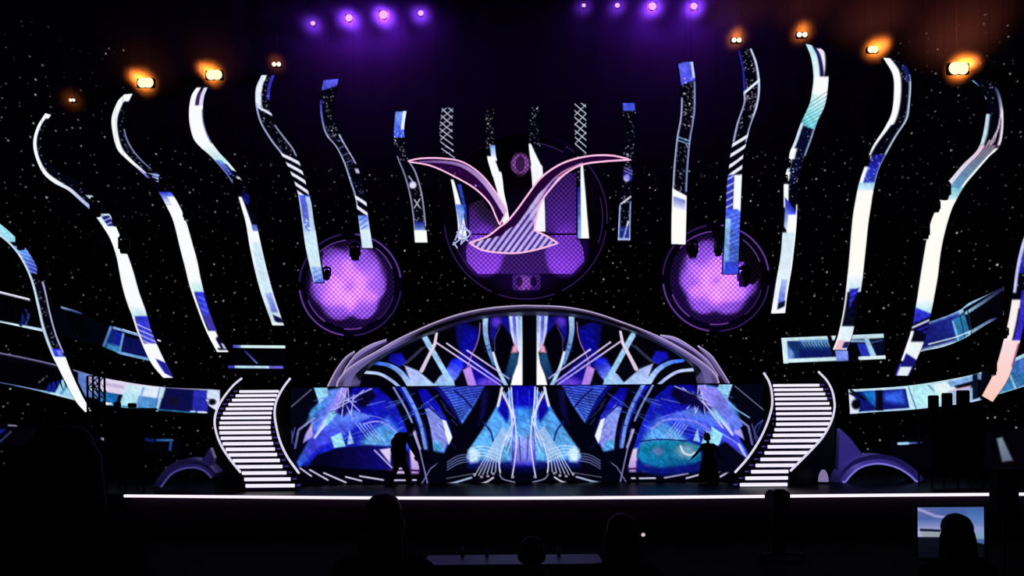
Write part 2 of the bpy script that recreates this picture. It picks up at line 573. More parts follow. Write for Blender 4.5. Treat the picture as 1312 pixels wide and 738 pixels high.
def paint_blade(i, p):
    b, sp = p.band, p.specks
    if i == 0:
        b(270, 310, 0, 1, CYAN, (140, 205, 225)); b(315, 350, .2, 1, (90, 150, 225), (50, 60, 200)); hatch(p, 318, 350, .2, 1, 6, 8, (190, 220, 240))
        b(280, 530, 0, .22, (205, 228, 250)); sp(352, 450, .25, .8, 40, DOT, 1); b(356, 452, .86, 1, LAV)
        b(447, 462, .2, .9, BL); b(457, 530, 0, 1, WH); b(449, 456, .5, .8, (120, 130, 230))
    elif i == 1:
        b(140, 236, 0, .45, WH, None, 0, .32); b(140, 152, 0, .8, WH); b(230, 272, 0, .28, WH, (150, 170, 240)); sp(155, 262, .35, 1, 26, DOT, 2)
        b(250, 262, .65, 1, (190, 210, 225)); b(274, 300, 0, 1, (225, 245, 250)); b(276, 290, .35, .9, (30, 30, 130)); hatch(p, 276, 290, .3, .9, 5, -6, WH)
        b(290, 400, 0, 1, WH); b(392, 408, 0, 1, WH, (175, 225, 235)); b(405, 440, .16, 1, BL, (70, 70, 215)); hatch(p, 418, 442, .1, 1, 7, 10, WH, 1.6)
        b(440, 490, 0, 1, WH); b(460, 479, .45, 1, (30, 28, 150), skew=-10); sp(460, 478, .5, 1, 8, (0, 0, 60), 3); b(405, 490, 0, .14, WH)
    elif i == 2:
        b(118, 222, 0, .52, WH, None, 0, .30); b(118, 130, 0, .9, WH); b(210, 228, 0, .2, WH, (90, 90, 220)); sp(135, 235, .45, .95, 45, DOT, 4)
        b(165, 216, .88, 1, (130, 140, 190)); b(222, 236, .55, 1, (110, 130, 220)); hatch(p, 222, 237, .4, 1, 5, 6, WH)
        b(246, 262, 0, 1, (40, 60, 210), WH); b(252, 270, .45, 1, WH); b(262, 372, 0, 1, WH); b(358, 375, .1, 1, WH, (180, 225, 230))
        b(374, 412, .25, .95, BL, (60, 60, 205)); hatch(p, 380, 412, .3, .9, 8, 8, (120, 140, 235)); b(404, 425, .3, 1, (60, 50, 160)); sp(410, 428, .4, 1, 14, (0, 0, 20), 5)
        b(424, 446, 0, .85, WH); b(434, 448, .5, 1, (8, 8, 40), skew=10); b(370, 452, 0, .2, WH); b(448.5, 452, 0, 1, WH); b(440, 447, .75, .95, (200, 200, 240))
    elif i == 3:
        b(112, 140, 0, .42, WH); b(112, 150, .68, 1, (225, 225, 250)); b(116, 140, .45, .62, (70, 30, 110)); b(135, 192, 0, 1, WH); b(140, 190, .93, 1, (30, 40, 110))
        b(184, 210, .05, 1, WH, (180, 228, 234)); b(205, 224, 0, .6, (110, 160, 230), (30, 30, 120)); b(204, 216, .72, 1, (230, 245, 250), skew=-8); b(206, 244, 0, .14, (110, 120, 200))
        sp(214, 246, .15, 1, 26, (150, 150, 220), 6); b(226, 234, .7, .95, (210, 220, 245)); b(248, 262, .4, .9, (16, 14, 100)); sp(248, 290, .35, .9, 16, (40, 40, 160), 7)
        b(252, 300, 0, .28, WH, None, 0, .6); b(288, 312, .5, 1, (80, 110, 220), PALE); b(296, 417, 0, 1, WH, (205, 228, 245), 0, 1); b(310, 380, .25, .9, (205, 232, 248))
        b(375, 400, .35, .85, (150, 172, 232), (110, 120, 215)); b(404, 413, .35, 1, (10, 10, 60), skew=-8); b(413.5, 417, 0, 1, WH)
    elif i == 4:
        b(96, 136, 0, .42, (225, 236, 255)); b(132, 200, 0, .13, LAV); b(96, 128, .78, 1, (60, 50, 190)); bars(p, [141], 4, 12, (220, 226, 255), .1, 1)
        sp(98, 200, .2, .9, 80, DOT, 8); b(160, 200, .88, 1, (160, 165, 200)); bars(p, [204, 216, 228, 241, 252], 5.5, 12, (236, 236, 255))
        b(250, 300, 0, 1, (70, 80, 215), (130, 150, 235)); b(252, 300, .62, 1, (190, 215, 250)); sp(255, 298, .1, .6, 24, (170, 190, 250), 9); b(296, 346, 0, 1, PALE, (214, 240, 248))
        b(342, 362, .05, 1, (150, 180, 235), (80, 110, 220)); hatch(p, 344, 360, 0, 1, 6, -6, PALE); b(250, 362, 0, .1, PALE)
    elif i == 5:
        b(100, 113, 0, 1, (84, 84, 226), skew=6); sp(114, 176, .2, .95, 60, (200, 196, 196), 10); b(128, 176, 0, .14, (50, 46, 190), LAV); b(174, 264, 0, .13, LAV); b(172, 210, .86, 1, LAV)
        sp(170, 250, .1, .95, 60, (120, 120, 190), 11); hatch(p, 188, 214, .1, 1, 9, -6, (110, 110, 180)); b(216, 222, .7, 1, (190, 190, 220)); bars(p, [257, 270], 5, 10, (238, 238, 255))
        b(276, 296, 0, 1, (110, 140, 235), PALE); hatch(p, 278, 296, .1, .9, 6, -8, (50, 60, 200), 2); b(294, 318, 0, 1, (214, 236, 250))
    elif i == 6:
        b(143, 176, 0.05, 1, (120, 160, 250), (50, 70, 220)); b(142, 166, .7, 1, (235, 240, 255)); sp(168, 206, 0, 1, 50, DOT, 12); b(200, 296, 0, .12, (150, 150, 190)); b(208, 290, .88, 1, (170, 170, 200))
        p.blob(529, 237, 4.5, 4.5, (235, 225, 255)); p.line([(524, 226), (530, 234)], 1.6, LAV); p.line([(531, 256), (538, 266)], 1.5, DOT); p.line([(531, 266), (538, 255)], 1.5, DOT)
        sp(240, 290, .1, .9, 30, DOT, 13); b(284, 299, .1, .9, (20, 20, 120), (150, 190, 250)); b(295, 311, 0, 1, (250, 254, 250))
    elif i == 7:
        hatch(p, 136, 204, 0, 1, 8.5, 13, (205, 205, 235), 1.8, .9); hatch(p, 136, 176, 0, 1, 9, -14, (205, 205, 235), 1.6, .8); sp(186, 232, 0, 1, 30, DOT, 14)
        b(230, 307, 0.05, .3, WH, None, 0, .9); b(262, 307, 0, 1, (90, 130, 240), (230, 240, 255), .3, 0); b(236, 300, .55, .9, (40, 60, 180), None, .9, 1)
    elif i == 8:
        sp(138, 190, 0, 1, 55, (200, 190, 180), 15); b(186, 206, .45, 1, (120, 160, 240), WH); b(200, 226, 0, .8, WH); b(220, 300, .05, 1, WH)
    elif i == 9:
        sp(136, 192, 0, 1, 50, (190, 185, 180), 16); b(184, 216, 0, .2, WH, None, .1, 1); b(212, 297, 0, 1, (245, 246, 255))
    elif i == 10:
        hatch(p, 130, 196, 0, 1, 8.5, 13, (200, 215, 225), 1.9, .9); hatch(p, 140, 178, 0, 1, 12, -15, (210, 215, 235), 1.8, .8); sp(196, 262, 0, 1, 26, DOT, 17)
        b(206, 306, .42, .62, WH, None, .12, 1); b(240, 306, 0, .3, (20, 30, 150), (130, 170, 245))
    elif i == 11:
        b(131, 142, .05, .95, (70, 90, 235)); sp(142, 218, 0, 1, 70, (175, 172, 180), 18); p.blob(803, 228, 4, 4.5, (240, 235, 255)); p.blob(806, 224, 8, 8, (60, 50, 220), .5); hatch(p, 216, 224, .1, 1, 4, 6, (170, 160, 220))
        p.line([(796, 261), (808, 252)], 2, (220, 220, 240)); sp(232, 300, .1, .9, 44, DOT, 19); b(262, 308, 0, .13, (170, 190, 245)); b(258, 308, .87, 1, (150, 170, 240)); b(304.5, 308, 0, 1, (190, 205, 250))
        p.line([(805, 284), (799, 305)], 2, (230, 235, 255)); b(290, 306, .1, .9, (50, 70, 200), a=.5)
    elif i == 12:
        b(79, 106, 0, 1, (92, 100, 236), (70, 66, 220), skew=6); b(79, 100, .82, 1, (200, 220, 255)); sp(100, 165, .1, .9, 110, (200, 195, 185), 20); b(104, 246, .88, 1, (150, 160, 220)); b(125, 246, 0, .12, LAV)
        bars(p, [178, 182], 1.4, 6, (140, 180, 230)); sp(172, 246, .1, .9, 60, DOT, 21); b(246, 313, 0, 1, WH, skew=-10); b(254, 268, .1, .9, (120, 130, 230), (240, 240, 255), skew=-6); b(270, 313, 0, 1, (255, 254, 250))
    elif i == 13:
        sp(64, 125, .1, .8, 60, DOT, 22); b(64, 120, 0, .12, (40, 40, 170)); b(60, 150, .86, 1, (205, 220, 250)); bars(p, [111], 4, -18, (225, 235, 255)); b(120, 182, 0, .12, LAV); b(145, 182, .88, 1, LAV)
        sp(120, 176, .15, .85, 60, DOT, 23); bars(p, [180, 193, 207, 220], 5, -13, (240, 240, 255)); b(224, 272, .48, 1, WH); b(224, 272, 0, .45, (40, 50, 180)); hatch(p, 224, 274, 0, .5, 9, -10, WH, 2)
        b(268, 351, 0, 1, (62, 84, 220), (70, 110, 225)); b(280, 340, 0, .35, (150, 200, 240), (110, 160, 235)); hatch(p, 274, 350, .05, 1, 6, -8, (150, 180, 245), 1.2, .6); b(335, 351, .1, 1, (50, 70, 220)); b(224, 270, .86, 1, WH)
    elif i == 14:
        b(56, 120, 0, .45, (190, 236, 240), WH); b(62, 130, .62, 1, (240, 228, 250), WH, .72, .4); b(60, 100, .42, .62, (30, 20, 90)); b(98, 140, .1, 1, WH); b(122, 163, 0, 1, (230, 250, 252), (110, 216, 226), skew=-8); hatch(p, 124, 168, 0, 1, 6, -16, (30, 90, 130), 1.3, .6)
        b(158, 240, 0, .2, (215, 232, 250)); b(158, 200, .88, 1, (140, 160, 200)); b(165, 235, .25, .85, (8, 8, 40)); sp(165, 260, .3, .95, 50, DOT, 24); b(190, 204, 0, .36, WH); b(220, 232, 0, .3, WH); b(236, 266, 0, .34, WH)
        b(262, 300, .1, 1, (36, 46, 215), (190, 215, 250), skew=-24); b(275, 402, .35, 1, WH, None, 0.1, 1); b(298, 402, 0, 1, (206, 230, 244), WH); b(358, 390, .38, .85, (170, 190, 240), (90, 100, 220)); b(388, 396, .4, 1, (6, 10, 40), skew=8); b(262, 402, .9, 1, WH)
    elif i == 15:
        b(73, 160, 0, .46, WH, None, 0, .4); b(155, 200, 0, .3, WH, None, 0, .1); b(95, 240, .88, 1, (196, 216, 242)); b(84, 104, .7, .95, (20, 30, 110)); sp(78, 205, .5, .85, 34, DOT, 25); b(200, 214, 0, .25, (200, 225, 250))
        b(198, 240, .2, .95, (20, 18, 130), (50, 70, 210)); sp(196, 238, .2, .9, 40, (190, 180, 240), 26); b(214, 245, 0, .25, WH); b(234, 250, 0, 1, (150, 205, 240), WH); b(244, 360, 0, 1, (255, 253, 246)); b(352, 374, 0, 1, WH, (190, 226, 236))
        b(370, 406, .25, .85, (40, 46, 205), (66, 60, 210), .45, .2); hatch(p, 372, 404, .2, .85, 7, -12, (14, 10, 80), 2, .8); b(403, 419, .2, .9, (8, 8, 30), skew=-10); b(418, 450, 0, 1, (225, 240, 250)); b(436, 450, .1, .6, (240, 190, 205)); b(438, 446, .6, 1, (30, 30, 90)); b(360, 450, 0, .12, WH)
    elif i == 16:
        p.line([(1245, 103), (1252, 110), (1255, 118), (1262, 126)], 3.5, (110, 180, 225)); sp(104, 150, .2, .9, 16, DOT, 27); b(146, 194, 0, .22, (200, 226, 244)); b(112, 150, .8, 1, (40, 50, 90), (235, 220, 245)); b(140, 196, .86, 1, (245, 236, 250))
        p.line([(1284, 138), (1279, 165), (1268, 186)], 1.6, (225, 195, 225)); p.line([(1281, 158), (1274, 180), (1262, 196)], 1.4, (225, 195, 225)); p.line([(1268, 180), (1258, 198)], 1.6, (235, 200, 220))
        b(186, 240, 0, 1, (60, 50, 70), (50, 120, 170)); b(186, 240, 0, .3, (232, 200, 220), (225, 225, 240)); b(190, 258, .84, 1, WH)
        for w in (.4, .55, .7): b(186, 240, w, w + .05, (235, 200, 220), (150, 200, 220))
        b(240, 264, .3, 1, (120, 200, 220), WH); b(256, 396, 0, 1, (255, 253, 246)); b(384, 402, 0, 1, WH, (160, 216, 230)); b(398, 424, 0, 1, (44, 52, 214), (34, 30, 180), skew=-8); hatch(p, 410, 442, 0, 1, 7, -10, (6, 6, 30), 4, 1); hatch(p, 414, 420, 0, 1, 9, -10, WH, 2, 1)
        b(438, 462, 0, 1, (235, 245, 250)); b(424, 462, 0, .2, WH); b(456, 476, .15, 1, (20, 18, 110), skew=-10); sp(456, 476, .2, 1, 20, (0, 0, 20), 28); b(470, 482, .1, .9, (228, 236, 250)); b(466, 482, 0, .12, (70, 60, 210))
    elif i == 17:
        b(270, 350, 0, 1, (60, 120, 220), (26, 24, 170)); b(300, 375, 0, .2, (200, 200, 240)); sp(300, 410, .2, 1, 40, (200, 200, 250), 29); b(372, 440, .55, 1, (50, 40, 200)); b(384, 440, 0, .55, (250, 240, 240)); b(395, 440, .5, .6, (10, 8, 30))
        b(436, 516, 0, 1, (250, 220, 226), (255, 200, 186)); b(440, 470, .9, 1, (150, 60, 120))

BLADE_LABELS = [
 'LED blade cut off by the photo edge on the far left, crossing two ribbons',
 'second LED blade from the left, with thin white upper rim and white lower half',
 'third LED blade from the left, a hooked tip below the first glowing orange blinder',
 'fourth LED blade from the left, with a fat white hook below an orange blinder',
 'striped LED blade whose lower end overlaps the left side of the left disc',
 'slim blue-tipped LED blade ending above the middle of the left disc',
 'short LED blade with pale blue top and white foot, left of the bird emblem',
 'short cross-hatched LED blade behind the left wing of the bird emblem',
 'short dotted LED blade with white lower half, left one between the bird wings',
 'short dotted LED blade with white lower half, right one between the bird wings',
 'short cross-hatched LED blade behind the right wing of the bird emblem',
 'short LED blade outlined in blue at the right wing tip of the bird',
 'straight blue-capped LED blade with white foot above the right disc rim',
 'striped LED blade with blue lower half hanging before the right disc',
 'bent LED blade with twisted cyan top, just right of the right disc',
 'third LED blade from the right, with a tall white crescent top',
 'second LED blade from the right, pinkish fibres under the brightest blinder',
 'LED blade with salmon pink foot, cut off by the right photo edge',
]
blade_depth = []
def build_blades():
    for i, (L, R) in enumerate(BLADES):
        mx = sum(q[0] for q in L + R) / (2 * len(L))
        Yd = wall_depth(min(max(mx, 10), 1302), 300) - 1.0
        if i in (7, 8, 9, 10): Yd = 34.9
        blade_depth.append(Yd)
        seg = sum(math.dist(a, b) for a, b in zip(L, L[1:]))
        rows = max(40, int(seg / 0.85))
        l, r = np.array(spline(L, rows)), np.array(spline(R, rows))
        cols = 22
        w = np.linspace(0, 1, cols)[None, :]
        RX = l[:, :1] * (1 - w) + r[:, :1] * w
        RY = l[:, 1:] * (1 - w) + r[:, 1:] * w
        LX = CX + (RX - CX) * RC - (RY - CY) * RS
        LY = CY + (RY - CY) * RC + (RX - CX) * RS
        p = Paint(LX, LY, np.broadcast_to(w, LX.shape), (4, 4, 16))
        paint_blade(i, p)
        t = thing('hanging_led_fin', BLADE_LABELS[i], 'led screen', 'S-curved LED blades hanging round the stage')
        t.location = at(mx, max(q[1] for q in L + R), Yd + 0.1)
        off = Vector(t.location)
        pos = grid_world(LX, LY, Yd) - np.array(off)
        led_grid('screen_face', pos, LX, p, t)
        # housing: tapered black body behind the LED face
        k = max(2, rows // 60)
        a = [at(*q, Yd) for q in l[::k]] + [at(*l[-1], Yd)]
        c = [at(*q, Yd) for q in r[::k]] + [at(*r[-1], Yd)]
        ring = []
        for u, v in zip(a, c):
            d = (v - u).normalized() * 0.012
            z = Vector((0, 1, 0))
            ring.append([u - d + z * .006, v + d + z * .006, v + d + z * .16, v - (v - u) * .25 + z * .24, u + (v - u) * .25 + z * .24, u - d + z * .16])
        vs = [q - off for rg in ring for q in rg]
        fs = []
        for m in range(len(ring) - 1):
            for n in range(6):
                fs.append((m * 6 + n, m * 6 + (n + 1) % 6, (m + 1) * 6 + (n + 1) % 6, (m + 1) * 6 + n))
        fs += [tuple(range(5, -1, -1)), tuple((len(ring) - 1) * 6 + n for n in range(6))]
        MB().add(vs, fs).build('housing', M_RIB, t)
        # suspension pipe from the top of the blade to the grid
        top = at((l[0][0] + r[0][0]) / 2, l[0][1] + 3, Yd + 0.14)
        MB().tube([top - off, Vector((top.x, top.y, 23.9)) - off], 0.004, 4).build('suspension_wire', M_RIB, t)

# ------------------------------------------------------------------ video screens
SCREEN_Y, REAR_Y = 27.6, 31.0

def lower_art(p):
    P, L, B = p.poly, p.line, p.blob
    p.fold = 670.5
    deep, mid, lite = (10, 6, 150), (24, 40, 210), (86, 150, 232)
    # left wing ---------------------------------------------------
    P([(352, 480), (420, 480), (440, 520), (400, 560), (384, 600), (352, 612)], (4, 4, 20))
    P([(452, 496), (520, 496), (545, 560), (545, 596), (490, 600), (440, 585), (392, 600), (384, 590), (404, 545), (440, 522)], deep, mid, ((470, 500), (500, 560)), 5)
    P([(498, 536), (515, 560), (520, 572), (470, 574), (462, 566), (484, 545)], (60, 120, 222), (96, 176, 232), ((500, 536), (500, 572)), 10)
    P([(419, 500), (435, 497), (445, 497), (437, 520), (470, 531), (474, 536), (440, 545), (406, 566), (393, 590), (383, 600), (380, 592), (388, 578), (402, 556), (396, 530), (406, 518)], (96, 130, 236), (50, 84, 214), ((430, 500), (390, 590)), 3)
    P([(436, 497), (446, 497), (440, 522), (424, 536), (404, 562), (400, 560), (414, 536)], (150, 134, 240), (126, 130, 240), ((440, 500), (400, 560)), 2)
    P([(392, 545), (404, 530), (412, 522), (420, 512), (400, 524)], (64, 150, 214), None, None, 5)
    P([(396, 556), (426, 545), (470, 536), (474, 531), (440, 560), (412, 572), (392, 588)], (58, 60, 216), (70, 100, 226), ((400, 570), (460, 535)), 5)
    P([(402, 496.5), (419.5, 496.5), (421, 506), (409, 517)], (146, 208, 242))
    L([(428, 528), (410, 550), (403, 561)], 3.5, (176, 206, 252), (150, 180, 240)); L([(420, 540), (404, 560)], 1.4, (230, 235, 255))
    P([(425, 524), (432, 530), (419, 545), (412, 543)], (140, 200, 245), None, None, 2)
    P([(458, 509), (476, 498), (482, 508), (468, 522), (458, 520)], (6, 4, 40), None, None, 4); P([(430, 528), (440, 514), (450, 524), (440, 534)], (16, 10, 90), None, None, 4)
    for a, c in (((430, 519), (476, 498)), ((436, 502), (461, 527)), ((441, 507), (438, 533)), ((453, 506), (450, 530)), ((424, 527), (448, 514)), ((438, 497), (434, 512)), ((452, 512), (466, 500)), ((446, 498), (447, 514)), ((438, 512), (456, 515)), ((444, 520), (452, 536))):
        L([a, c], 1.3, (188, 188, 240))
    P([(424, 560), (437, 554), (443, 572), (428, 574)], (150, 222, 240)); P([(445, 570), (447.6, 551), (453.5, 568)], (160, 206, 242))
    P([(400, 541), (401, 559), (388, 568), (391, 557)], (196, 166, 232), (150, 150, 236), ((398, 545), (388, 566)), 2)
    L([(402, 536), (382.5, 551), (378, 574)], 2.6, (150, 150, 196), (90, 90, 160)); L([(399, 499), (357, 535)], 1.3, (112, 112, 146)); L([(357, 539), (372, 550), (374, 560), (366, 574), (372, 580)], 1.6, (60, 70, 150), curve=True)
    L([(378, 548), (374, 564), (370, 578)], 1.2, (84, 84, 170)); L([(365, 545), (377, 570)], 1.0, (50, 50, 130))
    P([(384, 602), (406, 590), (440, 596), (500, 602), (560, 606), (600, 606), (671, 606), (671, 624), (380, 624)], (3, 2, 12), None, None, 5)
    P([(396, 594), (406, 583), (432, 574), (472, 570), (500, 572), (530, 580), (545, 590), (545, 600), (490, 602), (440, 600)], (4, 3, 34), (12, 8, 104), ((420, 590), (490, 590)), 3)
    for k in range(5):
        L([(456 + 4.6 * k, 542 + .4 * k), (474 + 4.4 * k, 566 - .4 * k)], 1.2, (150, 180, 245))
    L([(466, 543), (482, 540), (494, 543), (507, 553)], 2, (150, 150, 240), curve=True); L([(455, 537), (476, 533), (500, 540)], 1.4, (100, 110, 230), curve=True)
    P([(486, 576), (501, 574), (500, 594)], (222, 204, 238), None, None, 2); L([(480, 577), (502, 599)], 2, (170, 160, 220)); P([(525, 576), (533, 578), (538, 598), (536, 607), (527, 607)], (228, 206, 242), (170, 140, 220), ((528, 580), (536, 606)), 3)
    P([(512, 590), (520, 607), (506, 607)], (204, 182, 232), None, None, 2); L([(497, 602), (538, 603)], 2.4, (60, 20, 80))
    for a, c in (((384.7, 600), (399, 610)), ((397, 602), (420, 615)), ((415, 606), (443, 618)), ((443, 611), (463, 616)), ((461, 610), (491, 615)), ((503, 615.3), (523, 615.3)), ((529, 615), (533, 615))):
        L([a, c], 2, (206, 200, 232))
    # arcs ----------------------------------------------------------
    P([(534, 500), (561, 496), (580, 540), (580, 560), (575, 570), (569, 580), (548, 576), (541, 530)], deep, (24, 30, 200), ((550, 500), (560, 560)), 3)
    P([(541, 526), (552, 521), (564, 534), (577, 560), (569, 579), (550, 575), (545, 550)], (124, 146, 236), (150, 150, 238), ((545, 530), (570, 570)), 3); P([(548, 566), (566, 566), (570, 580), (549, 576)], (80, 170, 236), None, None, 5)
    for k in range(7):
        L([(540 + 3 * k, 514 + 2.2 * k), (552 + 2.2 * k, 524 + 2.0 * k)], 1.0, (20, 16, 110))
    P([(566, 537), (571.6, 539.4), (579.5, 560), (575, 571), (571, 556)], (238, 246, 255))
    P([(545, 497), (558, 498), (580, 520), (590, 548), (586, 566), (580, 560), (574, 540), (560, 515)], (2, 2, 16), None, None, 2)
    P([(560, 497), (576, 513), (588, 540), (592, 546), (578, 524), (566, 508)], (14, 12, 150), None, None, 3)
    for pts, w, c in (([(492, 494), (509, 509), (523, 535), (533, 561), (543, 592), (549, 620)], 15, (2, 2, 14)), ([(530, 495), (541, 525), (548, 549), (552, 580), (549, 605)], 6.5, (2, 2, 20)),
                      ([(516, 495), (530, 520), (539, 544), (545, 574)], 4.6, (104, 140, 226)), ([(504, 496), (519, 522), (528, 541)], 2.4, (128, 146, 220)), ([(530, 553), (538, 575)], 3, (190, 180, 232))):
        L(pts, w, c, curve=True)
    L([(532, 552), (548, 620)], 1.5, (140, 140, 214)); L([(539, 622), (552, 600), (566, 590)], 1.3, (120, 120, 170))
    # striped fan, big black diagonal
    P([(561, 494), (622, 494), (609, 518), (593, 545), (587, 533), (576, 512)], (56, 82, 220), (74, 130, 232), ((600, 495), (590, 545)), 2)
    for k in range(13):
        L([(562 + 2.2 * k, 499 + 3.4 * k), (624 - 2.5 * k, 490 + 3.6 * k)], 1.2, (20, 16, 120))
    L([(582, 500), (594, 510), (605, 523)], 2, (10, 10, 90), curve=True)
    P([(621.5, 494), (641, 494), (639, 514), (628, 533), (615, 557), (598, 578), (587, 592), (572, 606), (550, 622), (548, 610), (565, 587), (580, 562), (591, 545), (608, 520)], (3, 2, 16), None, None, 2)
    P([(617, 500), (626, 500), (622, 530), (612, 546), (616, 524)], (12, 10, 66), None, None, 5)
    # light blue heart
    P([(640, 513), (652, 500), (660, 496), (660, 596), (640, 598), (604, 594), (597, 586), (602, 574), (617, 552), (629, 533)], (74, 146, 230), (96, 174, 238), ((640, 530), (630, 580)), 2.5)
    P([(641, 512), (652, 504), (652, 536), (649, 541), (638, 526)], (12, 8, 150), None, None, 4); L([(619, 541), (628, 552), (632, 565)], 2.2, (16, 30, 120), curve=True)
    P([(597, 588), (640, 592), (660, 590), (660, 606), (600, 606)], (14, 30, 150), (2, 2, 20), ((630, 590), (630, 604)), 5)
    P([(600, 588), (600, 577), (607, 573), (614, 580), (612, 592), (603, 593)], (206, 236, 255), None, None, 5)
    # centre column
    P([(656, 494), (685, 494), (685, 610), (656, 610)], (10, 6, 172), (12, 10, 180), ((670, 496), (670, 516)), 1)
    P([(657, 522), (684, 522), (684, 575), (657, 575)], (50, 128, 228), (86, 160, 236), ((670, 522), (670, 555)), 8); P([(657, 560), (684, 560), (684, 594), (657, 594)], (150, 160, 242), (120, 120, 230), ((670, 565), (670, 594)), 10)
    P([(652, 597), (690, 597), (690, 616), (652, 616)], (8, 6, 90), (2, 2, 20), ((670, 598), (670, 608)), 5); L([(665, 560), (667, 590)], 1.5, (40, 60, 190)); L([(663, 500), (662, 545)], 1, (30, 60, 200))
    # white ribbons of light
    for k in range(7):
        t = k / 6
        L([(645 + 11 * t, 547 + 9 * t), (628 + 12 * t, 575 + 6 * t), (608 + 32 * t, 610 - 6 * t)], 1.0, (214, 224, 255), curve=True)
    for k in range(4):
        L([(603, 574 + 4 * k), (621, 572 + 4 * k), (641, 578 + 5 * k)], 1.1, (200, 224, 255), curve=True)
        L([(573, 592 + 3.4 * k), (587, 584 + 3.4 * k), (602, 582 + 3 * k)], 1.0, (110, 120, 180), curve=True)
    L([(640, 608), (645, 614), (660, 618)], 1.2, (160, 160, 200), curve=True)
    for pts, w in (([(643, 497), (641, 507), (638, 520)], 4), ([(642, 500), (650, 516), (658, 534)], 3), ([(655, 496), (657, 522), (660.5, 546), (661.6, 567), (659.4, 591), (656, 612)], 2), ([(657, 524), (655, 545), (646, 566), (640, 592), (641, 606)], 1.8),
                   ([(652, 497), (653, 520), (657, 545)], 1.6), ([(660, 534), (656, 550), (648, 572)], 1.4), ([(646, 502), (655, 526), (656, 560), (650, 580)], 1.2)):
        L(pts, w * .8, (226, 226, 255), curve=True)
    for x, y in ((608, 608), (617, 611), (625, 610), (632, 607), (657, 611)):
        B(x, y, 1.8, 1.5, (206, 190, 226)); B(x, y, .8, .7, (20, 20, 60))
    L([(548, 622), (575, 620), (604, 612)], 2.2, (172, 190, 226), curve=True); L([(604, 623), (622, 618), (632, 612)], 2, (206, 206, 230), curve=True); L([(572, 613), (606, 607)], 1.2, (90, 90, 120))
    g = np.random.default_rng(21)
    for k in range(46):
        x, y = g.uniform(400, 540), g.uniform(500, 572)
        d = g.uniform(8, 26)
        sl = g.uniform(-.7, -.2)
        L([(x, y), (x + d, y + sl * d)], g.uniform(.7, 1.8), ((90, 130, 236), (16, 14, 120), (60, 90, 226), (130, 160, 245))[k % 4], a=.5)
    for k in range(20):
        x, y = g.uniform(545, 580), g.uniform(512, 570)
        L([(x, y), (x + 7, y + 8)], .9, ((90, 120, 230), (40, 50, 190))[k % 2], a=.45)
    # what only one half shows ------------------------------------------
    p.fold = None
    E = [(830, 566), (844, 564.5), (858, 564), (882, 566), (897, 571), (899, 590), (884, 598), (858, 602), (836, 599), (822, 594), (816, 584), (820, 570)]
    P(E, (16, 128, 170), (12, 100, 160), ((850, 570), (850, 600)), 4); P([(816, 592), (845, 600), (900, 592), (900, 604), (850, 610), (816, 604)], (10, 20, 120), None, None, 6)
    p.side = (1, 670.5)
    P([(911.5, 546), (926, 556), (921, 572), (910, 566)], (150, 222, 240)); P([(896, 497), (918, 497), (936, 520), (952, 545), (945, 552), (925, 535), (906, 512)], (140, 130, 240), (90, 120, 236), ((905, 500), (948, 548)), 2)
    L([(890, 506), (905, 520), (926, 548)], 2, (200, 200, 250)); L([(920, 497), (938, 520), (960, 535)], 1.6, (150, 190, 250), curve=True); L([(926, 556), (948, 570), (956, 585), (940, 576)], 2, (120, 140, 240)); L([(946, 569), (956, 586)], 2.4, (190, 190, 250)); P([(930, 566), (956, 587), (940, 606), (905, 604), (912, 575)], (4, 3, 24), None, None, 3)
    P([(870, 500), (892, 505), (902, 522), (884, 520)], (8, 6, 60), None, None, 5)
    p.side = None
    B(843, 578, 7, 5, (120, 130, 200), .8, 1); B(879, 578, 13, 9, (150, 180, 206), .75, 1); L([(872, 572), (876, 580), (884, 583), (890, 580)], 2.4, (214, 226, 240), curve=True); L([(818, 566), (846, 563), (880, 565)], 1.6, (8, 6, 90), curve=True)
    P([(852, 536), (880, 545), (900, 552), (912, 558), (905, 550), (892, 536), (870, 527)], (72, 100, 228), None, None, 6); L([(840, 545), (846, 540), (866, 537), (890, 540), (912, 552)], 2, (130, 130, 236), curve=True)

